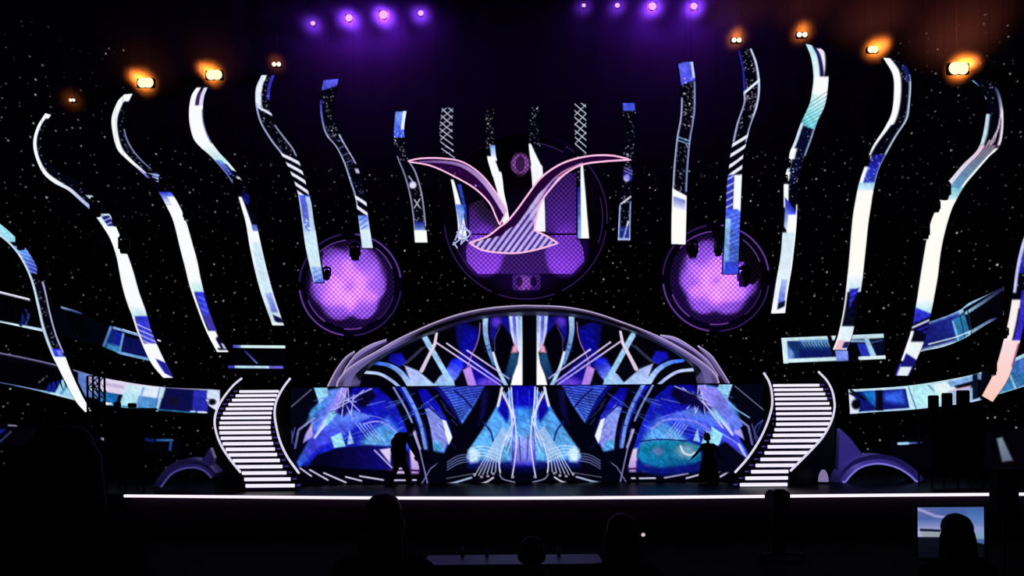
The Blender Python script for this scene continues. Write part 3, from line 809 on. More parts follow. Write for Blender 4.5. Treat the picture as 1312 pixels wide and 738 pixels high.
def upper_art(p):
    P, L, B = p.poly, p.line, p.blob
    p.fold = 678.0
    P([(583.6, 418), (596, 414), (613, 420), (613, 428), (610, 442), (604, 455), (620, 468), (637, 484), (643, 499), (608, 499), (596, 472), (584, 470), (570, 482), (577, 462), (590, 452), (586, 440)], (10, 8, 104), (20, 8, 160), ((590, 430), (620, 495)), 3)
    P([(595, 418), (612, 426), (608, 446), (600, 454), (592, 448)], (10, 8, 146), None, None, 3)
    P([(568, 480), (578, 462), (592, 458), (594, 470), (584, 488), (558, 499), (557, 492)], (24, 34, 224), (150, 180, 242), ((585, 465), (572, 494)), 3); B(626, 492, 14, 7, (106, 70, 222), .9, 1)
    P([(593, 474), (603, 469), (612, 499), (601, 499)], (196, 140, 232), (170, 130, 236), ((598, 470), (606, 496)), 2)
    P([(518, 468), (536, 475), (556, 492), (558, 499), (528, 499), (524, 484)], (176, 184, 250), (170, 206, 250), ((520, 468), (550, 496)), 2); P([(556, 492), (563, 482), (570, 478), (584, 490), (586, 499), (556, 499)], (160, 178, 240), (150, 206, 244), ((568, 482), (568, 497)), 2)
    P([(500, 454), (514, 452), (521, 464), (512, 470), (498, 462)], (14, 10, 160), (20, 30, 190), ((505, 455), (515, 468)), 3)
    for pts, w, c, c2, w2 in (([(480, 465), (498, 468), (514, 478), (527, 496)], 4, (36, 90, 220), (190, 216, 250), 8), ([(468, 477), (486, 479), (501, 487), (513, 497)], 4, (190, 206, 246), (160, 180, 240), 4)):
        L(spline(pts, 20), w, c, c2, w2)
    L([(516, 468), (541, 445)], 1.1, (70, 70, 110)); L([(521, 466), (546, 443)], 1.1, (70, 70, 110))
    P([(642, 410), (655, 440), (657, 444), (649, 457), (640, 468), (635, 454), (633, 439)], (3, 2, 12), None, None, 2); P([(627, 408), (642, 406), (652, 406), (656, 432), (650, 424), (641, 412), (636, 424), (632, 440), (628, 430)], (14, 10, 118), (20, 16, 150), ((630, 410), (650, 430)), 2)
    B(636, 413, 6, 6, (92, 52, 204), .9, 1); P([(655, 451), (664, 455), (662, 476), (652, 490), (647, 480)], (26, 74, 116), (14, 40, 90), ((660, 455), (650, 488)), 3)
    P([(652, 405), (669, 405), (669.6, 440), (669.4, 499), (653, 499), (657, 482), (663, 466), (665, 452), (658, 440), (654, 425)], (190, 214, 255), (255, 252, 252), ((660, 420), (662, 475)), 1.6); L([(658.5, 404), (660, 430), (662, 444)], 4, (84, 70, 214), (190, 190, 250)); L([(665, 404), (666, 440)], 3, (120, 160, 220), (210, 226, 250)); P([(657, 444), (662, 440), (663, 452), (655, 452)], (232, 160, 200), None, None, 3)
    L(spline([(622, 408), (622, 426), (626, 446), (633, 466)], 20), 7, (176, 206, 246), (70, 120, 196), 5); L([(620, 445), (630, 440)], 1, (30, 40, 120)); L([(621, 451), (631, 446)], 1, (30, 40, 120))
    L(spline([(632, 452), (638, 472), (650, 497)], 16), 3, (240, 236, 255), (150, 206, 244), 5); L([(615, 414), (614, 429), (610, 443), (604, 456), (599, 470)], 1.3, (150, 110, 190), curve=True); L([(640, 420), (634, 434), (634, 450)], 1, (90, 70, 150), curve=True)
    for a, c in (((559, 439), (642, 494)), ((572.5, 440), (644, 490)), ((598.6, 449), (652, 485))):
        L([a, c], 1.9, (236, 214, 252), (170, 160, 250))
    L([(544, 432), (582, 498)], 7, (160, 200, 240), (150, 200, 240)); L([(559.5, 427), (557, 441), (540, 475)], 3, (236, 220, 240), (216, 200, 226), 5)
    P([(582, 488), (592, 480), (600, 497), (582, 497)], (4, 3, 20), None, None, 2); P([(546, 464), (553, 455), (566, 478), (557, 490), (543, 476)], (4, 3, 16), None, None, 2)
    L([(544, 432), (582, 498)], 6, (160, 200, 240), (150, 200, 240)); L([(557, 441), (541, 474)], 3.2, (232, 216, 236), (216, 200, 226), 4.5)
    p.fold = None
    P([(669.8, 396), (687.5, 396), (687.5, 500), (669.8, 500)], (2, 2, 8), None, None, 1)

ARCH_OUT = [(431,497),(434,487),(445,474),(462,462),(482,451),(506,437),(531,425),(560,412.5),(592,402),(628,395),(665,392),(684,392),(721,393.5),(757.6,400),(794,412),(831,426),(855,437),(879.5,451),(904,468),(917,481),(921,491)]
ARCH_IN = [(460,497),(466,479),(482,465),(503,451),(541,433),(560,426),(592,415),(620,408.5),(650,405),(678,404),(706,404),(736,406.5),(766,412),(797,421.5),(818,429.5),(853,446),(874,459),(888,472),(893,491)]

def build_screens():
    # front screen: the riser of the upper stage
    x0, x1 = 358.0, 986.0
    y0, y1 = 494.6, 520 + (EYE - DECK - 0.012) * F / SCREEN_Y
    LX, LY = np.meshgrid(np.linspace(x0, x1, 800), np.linspace(y0, y1, 160))
    p = Paint(LX, LY, None, (3, 3, 20))
    lower_art(p)
    t = thing('led_wall_screen', 'wide blue abstract LED screen forming the front of the upper stage between two staircases', 'led screen', None, ((671 - CX) * SCREEN_Y / F, SCREEN_Y + .1, DECK))
    off = np.array(t.location)
    led_grid('screen_face', grid_world(LX, LY, SCREEN_Y) - off, LX, p, t)
    a, b = (x0 - CX) * SCREEN_Y / F, (x1 - CX) * SCREEN_Y / F
    zt = EYE - (y0 - CY) * SCREEN_Y / F
    MB().box(Vector(((a + b) / 2, SCREEN_Y + 0.06, (DECK + zt) / 2)) - Vector(off), (b - a, 0.11, zt - DECK - 0.004)).build('cabinet_back', M_RIB, t)
    # upper stage the arch stands on
    up = thing('upper_stage', 'raised black platform behind the wide blue screen, carrying the arch', 'stage', None, (0.4, 31, DECK))
    o = Vector(up.location)
    xi0, xi1 = at(386, 500, 29.9).x, at(958, 500, 29.9).x
    xo0, xo1 = at(292, 500, 29.98).x, at(1062, 500, 29.98).x
    T = [(xi0, 27.74), (xi1, 27.74), (xi1, 29.98), (xo1, 29.98), (xo1, 34.9), (xo0, 34.9), (xo0, 29.98), (xi0, 29.98)]
    for nm, z0_, z1_, mt_ in (('platform_body', DECK + .004, zt - .02, M_RIB), ('platform_top', zt - .02, zt + .03, M_DECK)):
        mb = MB().prism([(x, -y) for x, y in T], z0_, z1_)
        mb.v = [(x - o.x, -z - o.y, y - o.z) for x, y, z in mb.v]
        mb.build(nm, mt_, up)
    # rear screen inside the arch
    ins = np.array([lv(*q) for q in spline(ARCH_IN, 200)])
    xs = np.linspace(452, 904, 560)
    tops = np.interp(xs, ins[:, 0], ins[:, 1]) - 3.0
    ztop_rear = 520 - (zt + .03 - EYE) * F / REAR_Y
    bot = ztop_rear + 0.0
    tops = np.minimum(tops, bot - 1)
    v = np.linspace(0, 1, 120)[:, None]
    LX = np.broadcast_to(xs[None, :], (120, 560)).copy()
    LY = tops[None, :] * (1 - v) + bot * v
    p = Paint(LX, LY, None, (3, 2, 10))
    upper_art(p)
    t2 = thing('led_arch_screen', 'half-moon LED screen of crossing blue beams inside the arch', 'led screen', None, ((678 - CX) * REAR_Y / F, REAR_Y + .1, zt))
    off = np.array(t2.location)
    led_grid('screen_face', grid_world(LX, LY, REAR_Y) - off, LX, p, t2)
    poly = [((x - CX) * REAR_Y / F - off[0], EYE - (y - CY) * REAR_Y / F - off[2]) for x, y in zip(xs[::12], tops[::12])]
    zb = EYE - (bot - CY) * REAR_Y / F - off[2]
    poly = poly + [(poly[-1][0], zb), (poly[0][0], zb)]
    MB().prism(poly, -0.09, 0.02).build('cabinet_back', M_RIB, t2)
    return zt

def build_arch(zt):
    n = 140
    O, I = spline(ARCH_OUT, n), spline(ARCH_IN, n)
    t = thing('stage_arch', 'grey lilac arch hood with glowing rim spanning the upper stage', 'arch', None, (0.55, 30.4, zt))
    off = Vector(t.location)
    mb = MB()
    rings = []
    for o_, i_ in zip(O, I):
        m1 = (o_[0] * .72 + i_[0] * .28, o_[1] * .72 + i_[1] * .28)
        m2 = (o_[0] * .38 + i_[0] * .62, o_[1] * .38 + i_[1] * .62)
        rings.append([at(*o_, 30.94), at(*o_, 30.35), at(*m1, 30.08), at(*m2, 30.12), at(*i_, 30.5), at(*i_, 30.94)])
    m = len(rings[0])
    for rg in rings:
        for q in rg:
            q.z = max(q.z, zt + .07)
    vs = [q - off for rg in rings for q in rg]
    fs = [(a * m + b, a * m + (b + 1) % m, (a + 1) * m + (b + 1) % m, (a + 1) * m + b) for a in range(n - 1) for b in range(m)]
    fs += [tuple(range(m)), tuple((n - 1) * m + b for b in range(m - 1, -1, -1))]
    mb.add(vs, fs).build('hood', M_HOOD, t, True)
    MB().tube([Vector((v.x, v.y, max(v.z, zt + .07))) - off for v in (at(*q, 30.33) for q in O)], 0.032, 8).build('rim_light', M_RIM, t)
    # crescent blades at both shoulders
    for out, inn in (([(420,495),(431,474),(443,458),(454.5,450)], [(431,495),(437,479),(446,463),(455,453)]),
                     ([(438,482),(445,469),(457.6,453),(474.6,442),(495,435)], [(440,484),(449,472),(462,461),(478,450),(496,439)]),
                     ([(846,429.5),(867,433.7),(892,449.5),(909,465),(920,482)], [(847,433),(865,441),(888,454),(904,469),(916,481)]),
                     ([(894,443),(911,455.6),(923,472.7),(934.5,491)], [(895.5,447),(906,462),(916,478),(925,491)])):
        o_, i_ = spline(out, 24), spline(inn, 24)
        vs, fs = [], []
        for k in range(24):
            md = ((o_[k][0] + i_[k][0]) / 2, (o_[k][1] + i_[k][1]) / 2)
            for q in (at(*o_[k], 30.9), at(*o_[k], 30.55), at(*md, 30.42), at(*i_[k], 30.6), at(*i_[k], 30.9)):
                q.z = max(q.z, zt + .07)
                vs.append(q - off)
        for k in range(23):
            fs += [(k * 5 + j, k * 5 + (j + 1) % 5, (k + 1) * 5 + (j + 1) % 5, (k + 1) * 5 + j) for j in range(5)]
        fs += [(0, 1, 2, 3, 4), tuple(23 * 5 + j for j in (4, 3, 2, 1, 0))]
        bl = MB().add(vs, fs).build('shoulder_blade', M_HOOD, t, True)
        MB().tube([Vector((v.x, v.y, max(v.z, zt + .07))) - off for v in (at(*q, 30.54) for q in o_)], 0.03, 6, r2=0.022).build('rim_light', M_RIM, bl)

# ------------------------------------------------------------------ side LED ribbons that sweep round the hall
def ribbon(label, top, bot, art, base=(3, 3, 14), cut=None, dy=-0.45, group='LED ribbons sweeping round the sides of the stage'):
    """top, bot: edge lines in the photograph's frame; the band follows the curve of the star cloth"""
    n = max(30, int(math.dist(top[0], top[-1]) / 0.9))
    a, b = spline(top, n), spline(bot, n)
    m = 44
    v = np.linspace(0, 1, m)[:, None]
    a, b = np.array(a), np.array(b)
    RX = a[None, :, 0] * (1 - v) + b[None, :, 0] * v
    RY = a[None, :, 1] * (1 - v) + b[None, :, 1] * v
    LX = CX + (RX - CX) * RC - (RY - CY) * RS
    LY = CY + (RY - CY) * RC + (RX - CX) * RS
    Yd = np.array([wall_depth(x, 450) + dy for x in (a[:, 0] + b[:, 0]) / 2])
    YD = np.broadcast_to(Yd[None, :], LX.shape)
    pos = np.stack([(LX - CX) * YD / F, YD, EYE - (LY - CY) * YD / F], -1)
    p = Paint(LX, LY, np.broadcast_to(v, LX.shape), base)
    art(p, top, bot)
    t = thing('hanging_led_ribbon', label, 'led screen', group)
    t.location = Vector(pos[m - 1, n // 2]) + Vector((0, .1, 0))
    off = np.array(t.location)
    led_grid('screen_face', pos - off, LX, p, t)
    k = max(1, n // 40)
    A, B_ = pos[0, ::k], pos[-1, ::k]
    vs, fs = [], []
    for q, r in zip(A, B_):
        for w, d in ((q, .008), (r, .008), (r, .14), (q, .14)):
            vs.append(Vector(w) - Vector(off) + Vector((0, d, 0)))
    for i in range(len(A) - 1):
        fs += [(i * 4 + j, i * 4 + (j + 1) % 4, (i + 1) * 4 + (j + 1) % 4, (i + 1) * 4 + j) for j in range(4)]
    fs += [(0, 1, 2, 3), tuple((len(A) - 1) * 4 + j for j in (3, 2, 1, 0))]
    MB().add(vs, fs).build('housing', M_RIB, t)
    return t

def build_ribbons():
    def A(p, top, bot):      # upper left: mostly dark with bright rims
        p.band(0, 999, -.2, .07, (232, 224, 250), sw=.05); p.line([(45, 383), (150, 420)], 14, (2, 2, 7)); p.line([(80, 393.5), (103, 400.5)], 4, (130, 150, 190), (30, 60, 120))
        p.line([(-5, 412.5), (58, 424)], 4.5, (206, 232, 250)); p.line([(60, 424.5), (140, 445)], 5, (2, 2, 8)); p.line([(33, 398), (27, 416)], 5, (14, 26, 96)); p.line([(38, 400), (33, 416)], 2, (50, 80, 170))
        p.poly([(70, 392), (140, 418), (138, 444), (70, 426)], (3, 3, 14))
        p.poly([(143, 420), (133, 444), (154, 453), (157, 428)], (14, 34, 110)); p.line([(142, 419), (133, 443)], 3, (90, 130, 190)); p.poly([(148, 424), (158, 427), (152, 452), (146, 448)], (16, 24, 140)); p.poly([(138, 440), (154, 444), (152, 453), (136, 447)], (60, 140, 190), soft=4)
        p.line([(146, 420), (180, 430)], 3, (130, 170, 226)); p.line([(158, 428), (153, 453)], 2.6, (110, 160, 220)); p.poly([(160, 431), (200, 440), (204, 464), (156, 451)], (12, 14, 84)); p.line([(152, 452), (206, 464)], 4, (110, 170, 226))
    ribbon('dark upper left LED ribbon with two white rim lines, behind the first two blades', [(-30, 365), (0, 373), (42, 383.5), (80, 393), (103, 400), (145, 417), (176, 427), (206, 436)],
           [(-30, 406), (0, 413), (55, 425), (90, 434), (135, 446), (155, 454), (190, 462), (206, 465)], A, (2, 2, 6))
    def B(p, top, bot):
        p.line([(300, 443.8), (310, 444), (364, 444.5)], 3.4, (70, 80, 200), (216, 240, 240)); p.line([(310, 444), (364, 444.4)], 3.2, (216, 240, 240)); p.line([(293, 470), (362, 470.5)], 3.2, (60, 56, 190)); p.line([(302, 470), (345, 470.5)], 3, (190, 230, 240)); p.line([(346, 470.6), (361, 470.6)], 3, (110, 100, 216)); p.line([(314, 450), (329, 465)], 2.2, (40, 40, 130), (90, 110, 180))
    ribbon('short level LED ribbon drawn as two thin bars above the left staircase', [(292, 441.5), (366, 442.5)], [(292, 473), (366, 473)], B, (2, 2, 6))
    def C(p, top, bot):
        p.band(0, 999, -.2, .05, (122, 112, 160), sw=.06); p.line([(-5, 489), (30, 497), (70, 505)], 3.5, (90, 90, 170), (140, 190, 226)); p.poly([(-20, 457), (70, 472), (66, 502), (-20, 486)], (2, 2, 6)); p.line([(50, 490), (60, 482)], 2, (80, 80, 90))
        p.poly([(80, 486), (100, 492), (96, 514), (66, 503)], (150, 206, 232)); p.line([(88, 488), (78, 506)], 3, (84, 150, 200)); p.poly([(64, 490), (80, 486), (70, 504), (58, 500)], (14, 26, 120)); p.line([(66, 504), (98, 512)], 3, (190, 226, 244))
        p.poly([(100, 476), (132, 484), (130, 512), (100, 506)], (90, 120, 190)); p.poly([(110, 480), (130, 484), (122, 504)], (160, 150, 200), soft=4); p.poly([(112, 492), (121, 496), (122, 503), (113, 500)], (150, 190, 240))
        p.poly([(130, 484), (208, 493), (206, 512), (128, 502)], (226, 214, 240)); p.poly([(134, 490), (160, 494), (158, 498), (134, 494)], (190, 176, 214), soft=3); p.poly([(128, 501), (152, 505), (148, 520), (126, 514)], (36, 130, 196), (20, 90, 170), ((128, 500), (150, 518))); p.line([(136, 517), (142, 518)], 3.4, (236, 246, 255))
        p.poly([(162, 493), (186, 495), (178, 524), (152, 522)], (160, 222, 240), (214, 240, 250), ((160, 520), (178, 495))); p.poly([(182, 494), (212, 497), (208, 510), (178, 506)], (220, 236, 252)); p.poly([(178, 507), (207, 511), (203, 526), (173, 523)], (80, 150, 214)); p.line([(184, 497), (176, 522)], 2.4, (110, 160, 226)); p.line([(209, 497), (201, 526)], 3, (190, 226, 246)); p.line([(205, 497), (198, 524)], 1.2, (60, 100, 180))
        p.poly([(212, 497), (248, 500), (246, 528), (204, 526)], (10, 12, 70)); p.blob(222, 514, 7, 6, (16, 14, 40), 1); p.poly([(248, 500), (267, 501), (266, 528), (246, 528)], (34, 38, 160)); p.poly([(266, 499), (282, 500), (282, 512), (265, 511)], (206, 220, 250)); p.poly([(264, 512), (282, 510), (280, 528), (268, 520)], (230, 230, 250)); p.blob(272, 515, 5, 4, (10, 8, 30)); p.line([(254, 528), (264, 528.5)], 2.6, (214, 226, 250)); p.line([(245, 527.5), (249, 527.5)], 2.6, (214, 226, 250))
        p.line([(140, 519), (250, 529)], 1.6, (40, 110, 160)); p.line([(132, 485), (280, 501)], 2, (190, 210, 240), a=.6)
    ribbon('broad lower left LED ribbon in pale blue and white running to the left staircase', [(-30, 446), (0, 451.5), (35, 458.5), (68, 466), (100, 475), (132, 484), (200, 495), (282, 499.5)],
           [(-30, 484), (0, 490.5), (45, 500), (97, 513), (135, 519), (200, 527), (282, 530.5)], C)
    def D(p, top, bot):
        p.band(0, 999, -.2, .17, (196, 226, 236), sw=.07); p.poly([(1008, 437), (1062, 436), (1066, 459), (1008, 461)], (20, 60, 130)); p.poly([(1024, 436), (1062, 435), (1064, 444), (1030, 444)], (90, 140, 190), soft=4); p.poly([(1007, 440), (1018, 452), (1016, 462), (1007, 462)], (110, 150, 226), soft=5); p.poly([(1024, 448), (1064, 448), (1066, 458), (1024, 460)], (14, 24, 110), soft=4)
        for k in range(14): p.line([(1010 + 4 * k, 439), (1022 + 4 * k, 458)], 1, (10, 20, 50))
        p.poly([(1001, 432), (1008, 432), (1010, 466), (1003, 466)], (216, 240, 246)); p.line([(1004, 462.5), (1088, 459)], 5, (206, 236, 242)); p.line([(1062, 429), (1066, 444)], 5, (4, 4, 12)); p.poly([(1070, 449), (1086, 449), (1088, 462), (1072, 463)], (120, 140, 232))
        p.poly([(1086, 438), (1102, 440), (1104, 466), (1087, 466)], (3, 3, 12)); p.poly([(1098, 440), (1110, 440), (1116, 456), (1104, 457)], (36, 50, 190)); p.poly([(1110, 436), (1132, 433), (1134, 458), (1120, 457)], (6, 10, 40)); p.poly([(1106, 432), (1112, 432), (1124, 458), (1116, 458)], (166, 210, 236)); p.line([(1091, 437), (1108, 437)], 3, (130, 170, 214)); p.line([(1102, 459), (1134, 457.5)], 4.5, (220, 240, 246)); p.line([(1116, 439), (1130, 436)], 1.5, (60, 90, 150))
    ribbon('level white-outlined LED ribbon above the right staircase, crossed by a blade foot', [(1001, 433), (1132, 427.5)], [(1004, 466), (1135, 461)], D)
    def E(p, top, bot):
        p.band(0, 999, -.2, .16, (150, 190, 224), sw=.08); p.band(0, 999, .86, 1.2, (190, 220, 240), sw=.08); p.poly([(1186, 416), (1228, 401), (1234, 434), (1180, 448)], (20, 26, 110), (26, 40, 140), ((1190, 430), (1230, 415)), 5)
        p.poly([(1220, 410), (1238, 400), (1246, 426), (1226, 438)], (40, 110, 160), soft=4); p.line([(1221, 412), (1228, 436)], 2.6, (120, 180, 214)); p.poly([(1234, 396), (1286, 366), (1286, 420), (1244, 430)], (3, 3, 9)); p.line([(1238, 401), (1260, 387), (1283, 371)], 4, (150, 196, 220), (30, 30, 80)); p.line([(1242, 427), (1270, 411), (1276, 409)], 4.5, (150, 190, 220), (30, 40, 90)); p.line([(1230, 404), (1236, 432)], 1.2, (10, 40, 60)); p.line([(1240, 398), (1245, 428)], 1.6, (14, 50, 70))
        p.line([(1190, 441), (1225, 432), (1244, 424)], 1.5, (220, 236, 246))
    ribbon('upper right LED ribbon rising to the right like a tail behind a tall blade', [(1172, 418), (1192, 412), (1212, 405), (1230, 397), (1242, 388), (1262, 379), (1286, 367)], [(1172, 453), (1186, 449), (1206, 445), (1226, 438), (1240, 431), (1262, 417), (1286, 404)], E)
    def G(p, top, bot):
        p.band(0, 999, -.2, .13, (190, 222, 240), sw=.07); p.band(0, 999, .9, 1.2, (170, 206, 246), sw=.08); p.poly([(1094, 502), (1162, 498), (1166, 522), (1096, 528)], (12, 20, 110)); p.poly([(1104, 502), (1122, 501), (1124, 524), (1112, 512)], (20, 100, 180), soft=4); p.poly([(1134, 504), (1156, 500), (1160, 518), (1132, 514)], (46, 90, 214), soft=7); p.poly([(1122, 500), (1130, 500), (1132, 526), (1122, 526)], (4, 6, 26))
        p.line([(1090, 500), (1108, 512)], 3, (8, 8, 24)); p.poly([(1087, 504), (1094, 508), (1102, 518), (1100, 529), (1089, 530)], (226, 230, 248), soft=2); p.blob(1097, 518, 6, 6.5, (4, 4, 16)); p.poly([(1160, 496), (1170, 495), (1178, 524), (1166, 526)], (190, 232, 242)); p.poly([(1168, 495), (1216, 489), (1216, 516), (1176, 524)], (170, 226, 236), (190, 236, 244), ((1170, 500), (1210, 510))); p.line([(1164, 496), (1174, 524)], 1.6, (60, 110, 170)); p.line([(1190, 494), (1196, 500)], 3, (130, 170, 190))
        p.poly([(1196, 492), (1216, 489), (1228, 500), (1218, 508), (1200, 506)], (226, 244, 246), soft=3); p.poly([(1214, 489), (1246, 482), (1247, 488), (1218, 496)], (124, 166, 220), soft=2); p.poly([(1216, 500), (1244, 494), (1243, 500), (1218, 504)], (226, 190, 224), soft=3); p.poly([(1212, 503), (1248, 496), (1248, 512), (1214, 520)], (150, 180, 214), soft=3); p.poly([(1246, 480), (1254, 478), (1252, 510), (1246, 512)], (8, 16, 40)); p.poly([(1252, 480), (1257, 478), (1259, 487), (1253, 486)], (110, 150, 200), soft=2)
        p.poly([(1258, 470), (1280, 466), (1282, 512), (1256, 512)], (4, 6, 20)); p.poly([(1284, 468), (1340, 440), (1340, 480), (1272, 512)], (60, 130, 190), (40, 100, 180), ((1290, 500), (1312, 455))); p.line([(1290, 470), (1302, 500)], 3, (150, 206, 230)); p.line([(1278, 506), (1312, 496)], 3, (150, 200, 226)); p.line([(1296, 462), (1325, 450)], 5, (170, 220, 236)); p.poly([(1304, 462), (1320, 456), (1320, 474), (1306, 478)], (70, 120, 210), soft=3)
    ribbon('broad lower right LED ribbon in blue and pale cyan', [(1087, 499), (1120, 497.5), (1160, 494.5), (1200, 489), (1246, 480), (1280, 468), (1312, 453), (1335, 441)], [(1089, 530.5), (1120, 528), (1160, 525.5), (1195, 522), (1246, 515), (1280, 505), (1312, 495), (1335, 485)], G)
    def H(p, top, bot):
        p.poly([(-6, 549), (8, 550), (-6, 562)], (20, 24, 130), soft=3); p.line([(11, 545), (21, 545.5)], 2, (130, 130, 160)); p.line([(0, 566), (14, 553)], 2.4, (46, 50, 100)); p.poly([(127, 561), (148, 561.5), (145, 566), (134, 565)], (150, 180, 226), soft=2.4); p.line([(143, 563), (141, 568)], 3, (214, 226, 250)); p.line([(148, 562), (154, 561.5)], 1.5, (30, 50, 130))
        p.line([(196, 564), (220, 564)], 3, (26, 60, 130), (60, 110, 170)); p.line([(219, 565), (218, 576)], 3, (40, 70, 150)); p.line([(187, 563), (198, 565)], 4, (14, 24, 100))
    ribbon('lowest left LED ribbon, nearly dark with a few lit fragments', [(-30, 538), (0, 541), (100, 556), (232, 560)], [(-30, 566), (0, 570), (100, 576), (232, 582)], H, (2, 2, 8))
    def K(p, top, bot):
        p.line([(1151, 568.5), (1182, 567)], 3, (150, 200, 236), (16, 16, 90), 2); p.line([(1152, 568.5), (1163, 568)], 3, (160, 206, 240)); p.poly([(1228, 562), (1236, 561), (1239, 571), (1234, 572), (1232, 567)], (126, 150, 232), soft=2); p.poly([(1226, 564), (1230, 563), (1231, 568)], (110, 90, 170), soft=2)
        p.poly([(1277, 562), (1284, 560), (1298, 590), (1284, 592)], (120, 140, 150), (96, 104, 126), ((1280, 562), (1290, 590)), 3)
    ribbon('lowest right LED ribbon, nearly dark with a grey slanted fragment near its end', [(1140, 562), (1200, 559), (1260, 554), (1335, 546)], [(1140, 600), (1200, 602), (1260, 602), (1335, 602)], K, (2, 2, 8))

# ------------------------------------------------------------------ stage
LIP = [(60, 634.6), (160, 635.2), (300, 636.4), (450, 637.6), (560, 638), (670, 638), (800, 637.3), (900, 636.6), (1000, 635.6), (1100, 634.6), (1200, 633.8), (1312, 633), (1420, 632.4)]
def build_stage():
    t = thing('stage_platform', 'wide black glossy stage with a glowing pinkish white line along its front edge', 'stage', None, (0, 30, 0))
    off = Vector(t.location)
    e = [on_deck(*q) for q in spline([(x, y - 2.2) for x, y in LIP], 80)]
    e = [Vector((-21.5, e[0].y + .8, DECK))] + e + [Vector((21.5, e[-1].y, DECK))]
    n = len(e)
    vs = [q - off for q in e] + [Vector((q.x, 40.9, DECK)) - off for q in e]
    fs = [(k, k + 1, n + k + 1, n + k) for k in range(n - 1)]
    vs2 = vs + [v - Vector((0, 0, .08)) for v in vs]
    m = 2 * n
    fs2 = fs + [tuple(m + i for i in reversed(f)) for f in fs] + [(k + 1, k, m + k, m + k + 1) for k in range(n - 1)]
    MB().add(vs2, fs2).build('deck', M_DECK, t)
    fv, ff = [], []
    for q in e:
        fv += [q + Vector((0, .06, -.085)) - off, Vector((q.x, q.y + .06, 0.005)) - off, q + Vector((0, .2, -.085)) - off, Vector((q.x, q.y + .2, 0.005)) - off]
    for k in range(n - 1):
        a, b = 4 * k, 4 * k + 4
        ff += [(a, a + 1, b + 1, b), (b + 2, b + 3, a + 3, a + 2), (a, b, b + 2, a + 2), (a + 1, a + 3, b + 3, b + 1)]
    MB().add(fv, ff).build('front_fascia', surf('plum_black_fascia', (0.02, 0.006, 0.026), 0.6, spec=.2), t)
    pts = [on_deck(x, y, DECK - 0.04) for x, y in spline(LIP[1:], 80)]
    MB().tube([p + Vector((0, -.03, 0)) - off for p in pts], 0.04, 8).build('edge_light', M_STRIP, t)

# staircases: one row per step, from the top: y, left x, right x (read off the photograph)
ST_L = ([137,160,184,208,233,258,284,311,338,366,396,427,458,489,521,555,590,625,661],
        [550,530,510,490,475,460,447,440,438,440,447,458,475,490,513,535,565,578,585],
        [770,760,750,742,735,730,727,725,723,725,730,738,748,760,775,790,812,835,858], 180, 470, 4.34)
ST_R = ([103,127,152,178,205,232,260,289,318,349,380,411,444,478,514,548,583,619,655],
        [262,266,270,273,275,277,279,280,279,270,262,248,232,215,192,165,140,108,78],
        [520,540,552,562,575,585,588,585,578,565,545,522,498,465,435,395,347,345,342], 930, 470, 4.343)
RAIL_LL = [(310,484.5),(298.7,494),(286,510),(278,525),(275,539),(276.8,553),(282.5,569),(293,586),(308,605)]
RAIL_LR = [(372,484.5),(363,496.5),(355,511.5),(352,525),(353,541),(358.6,564.5),(368,585),(382.8,606)]
RAIL_RL = [(978.5,477.5),(985,488.4),(988.7,502),(989.4,518),(986.4,532),(980.7,548),(971.4,566.7),(957.6,587.4),(942,605)]
RAIL_RR = [(1048.5,476),(1059,487),(1066,500),(1069,514),(1069,525),(1064.7,541),(1054,560),(1038,578),(1013,603)]

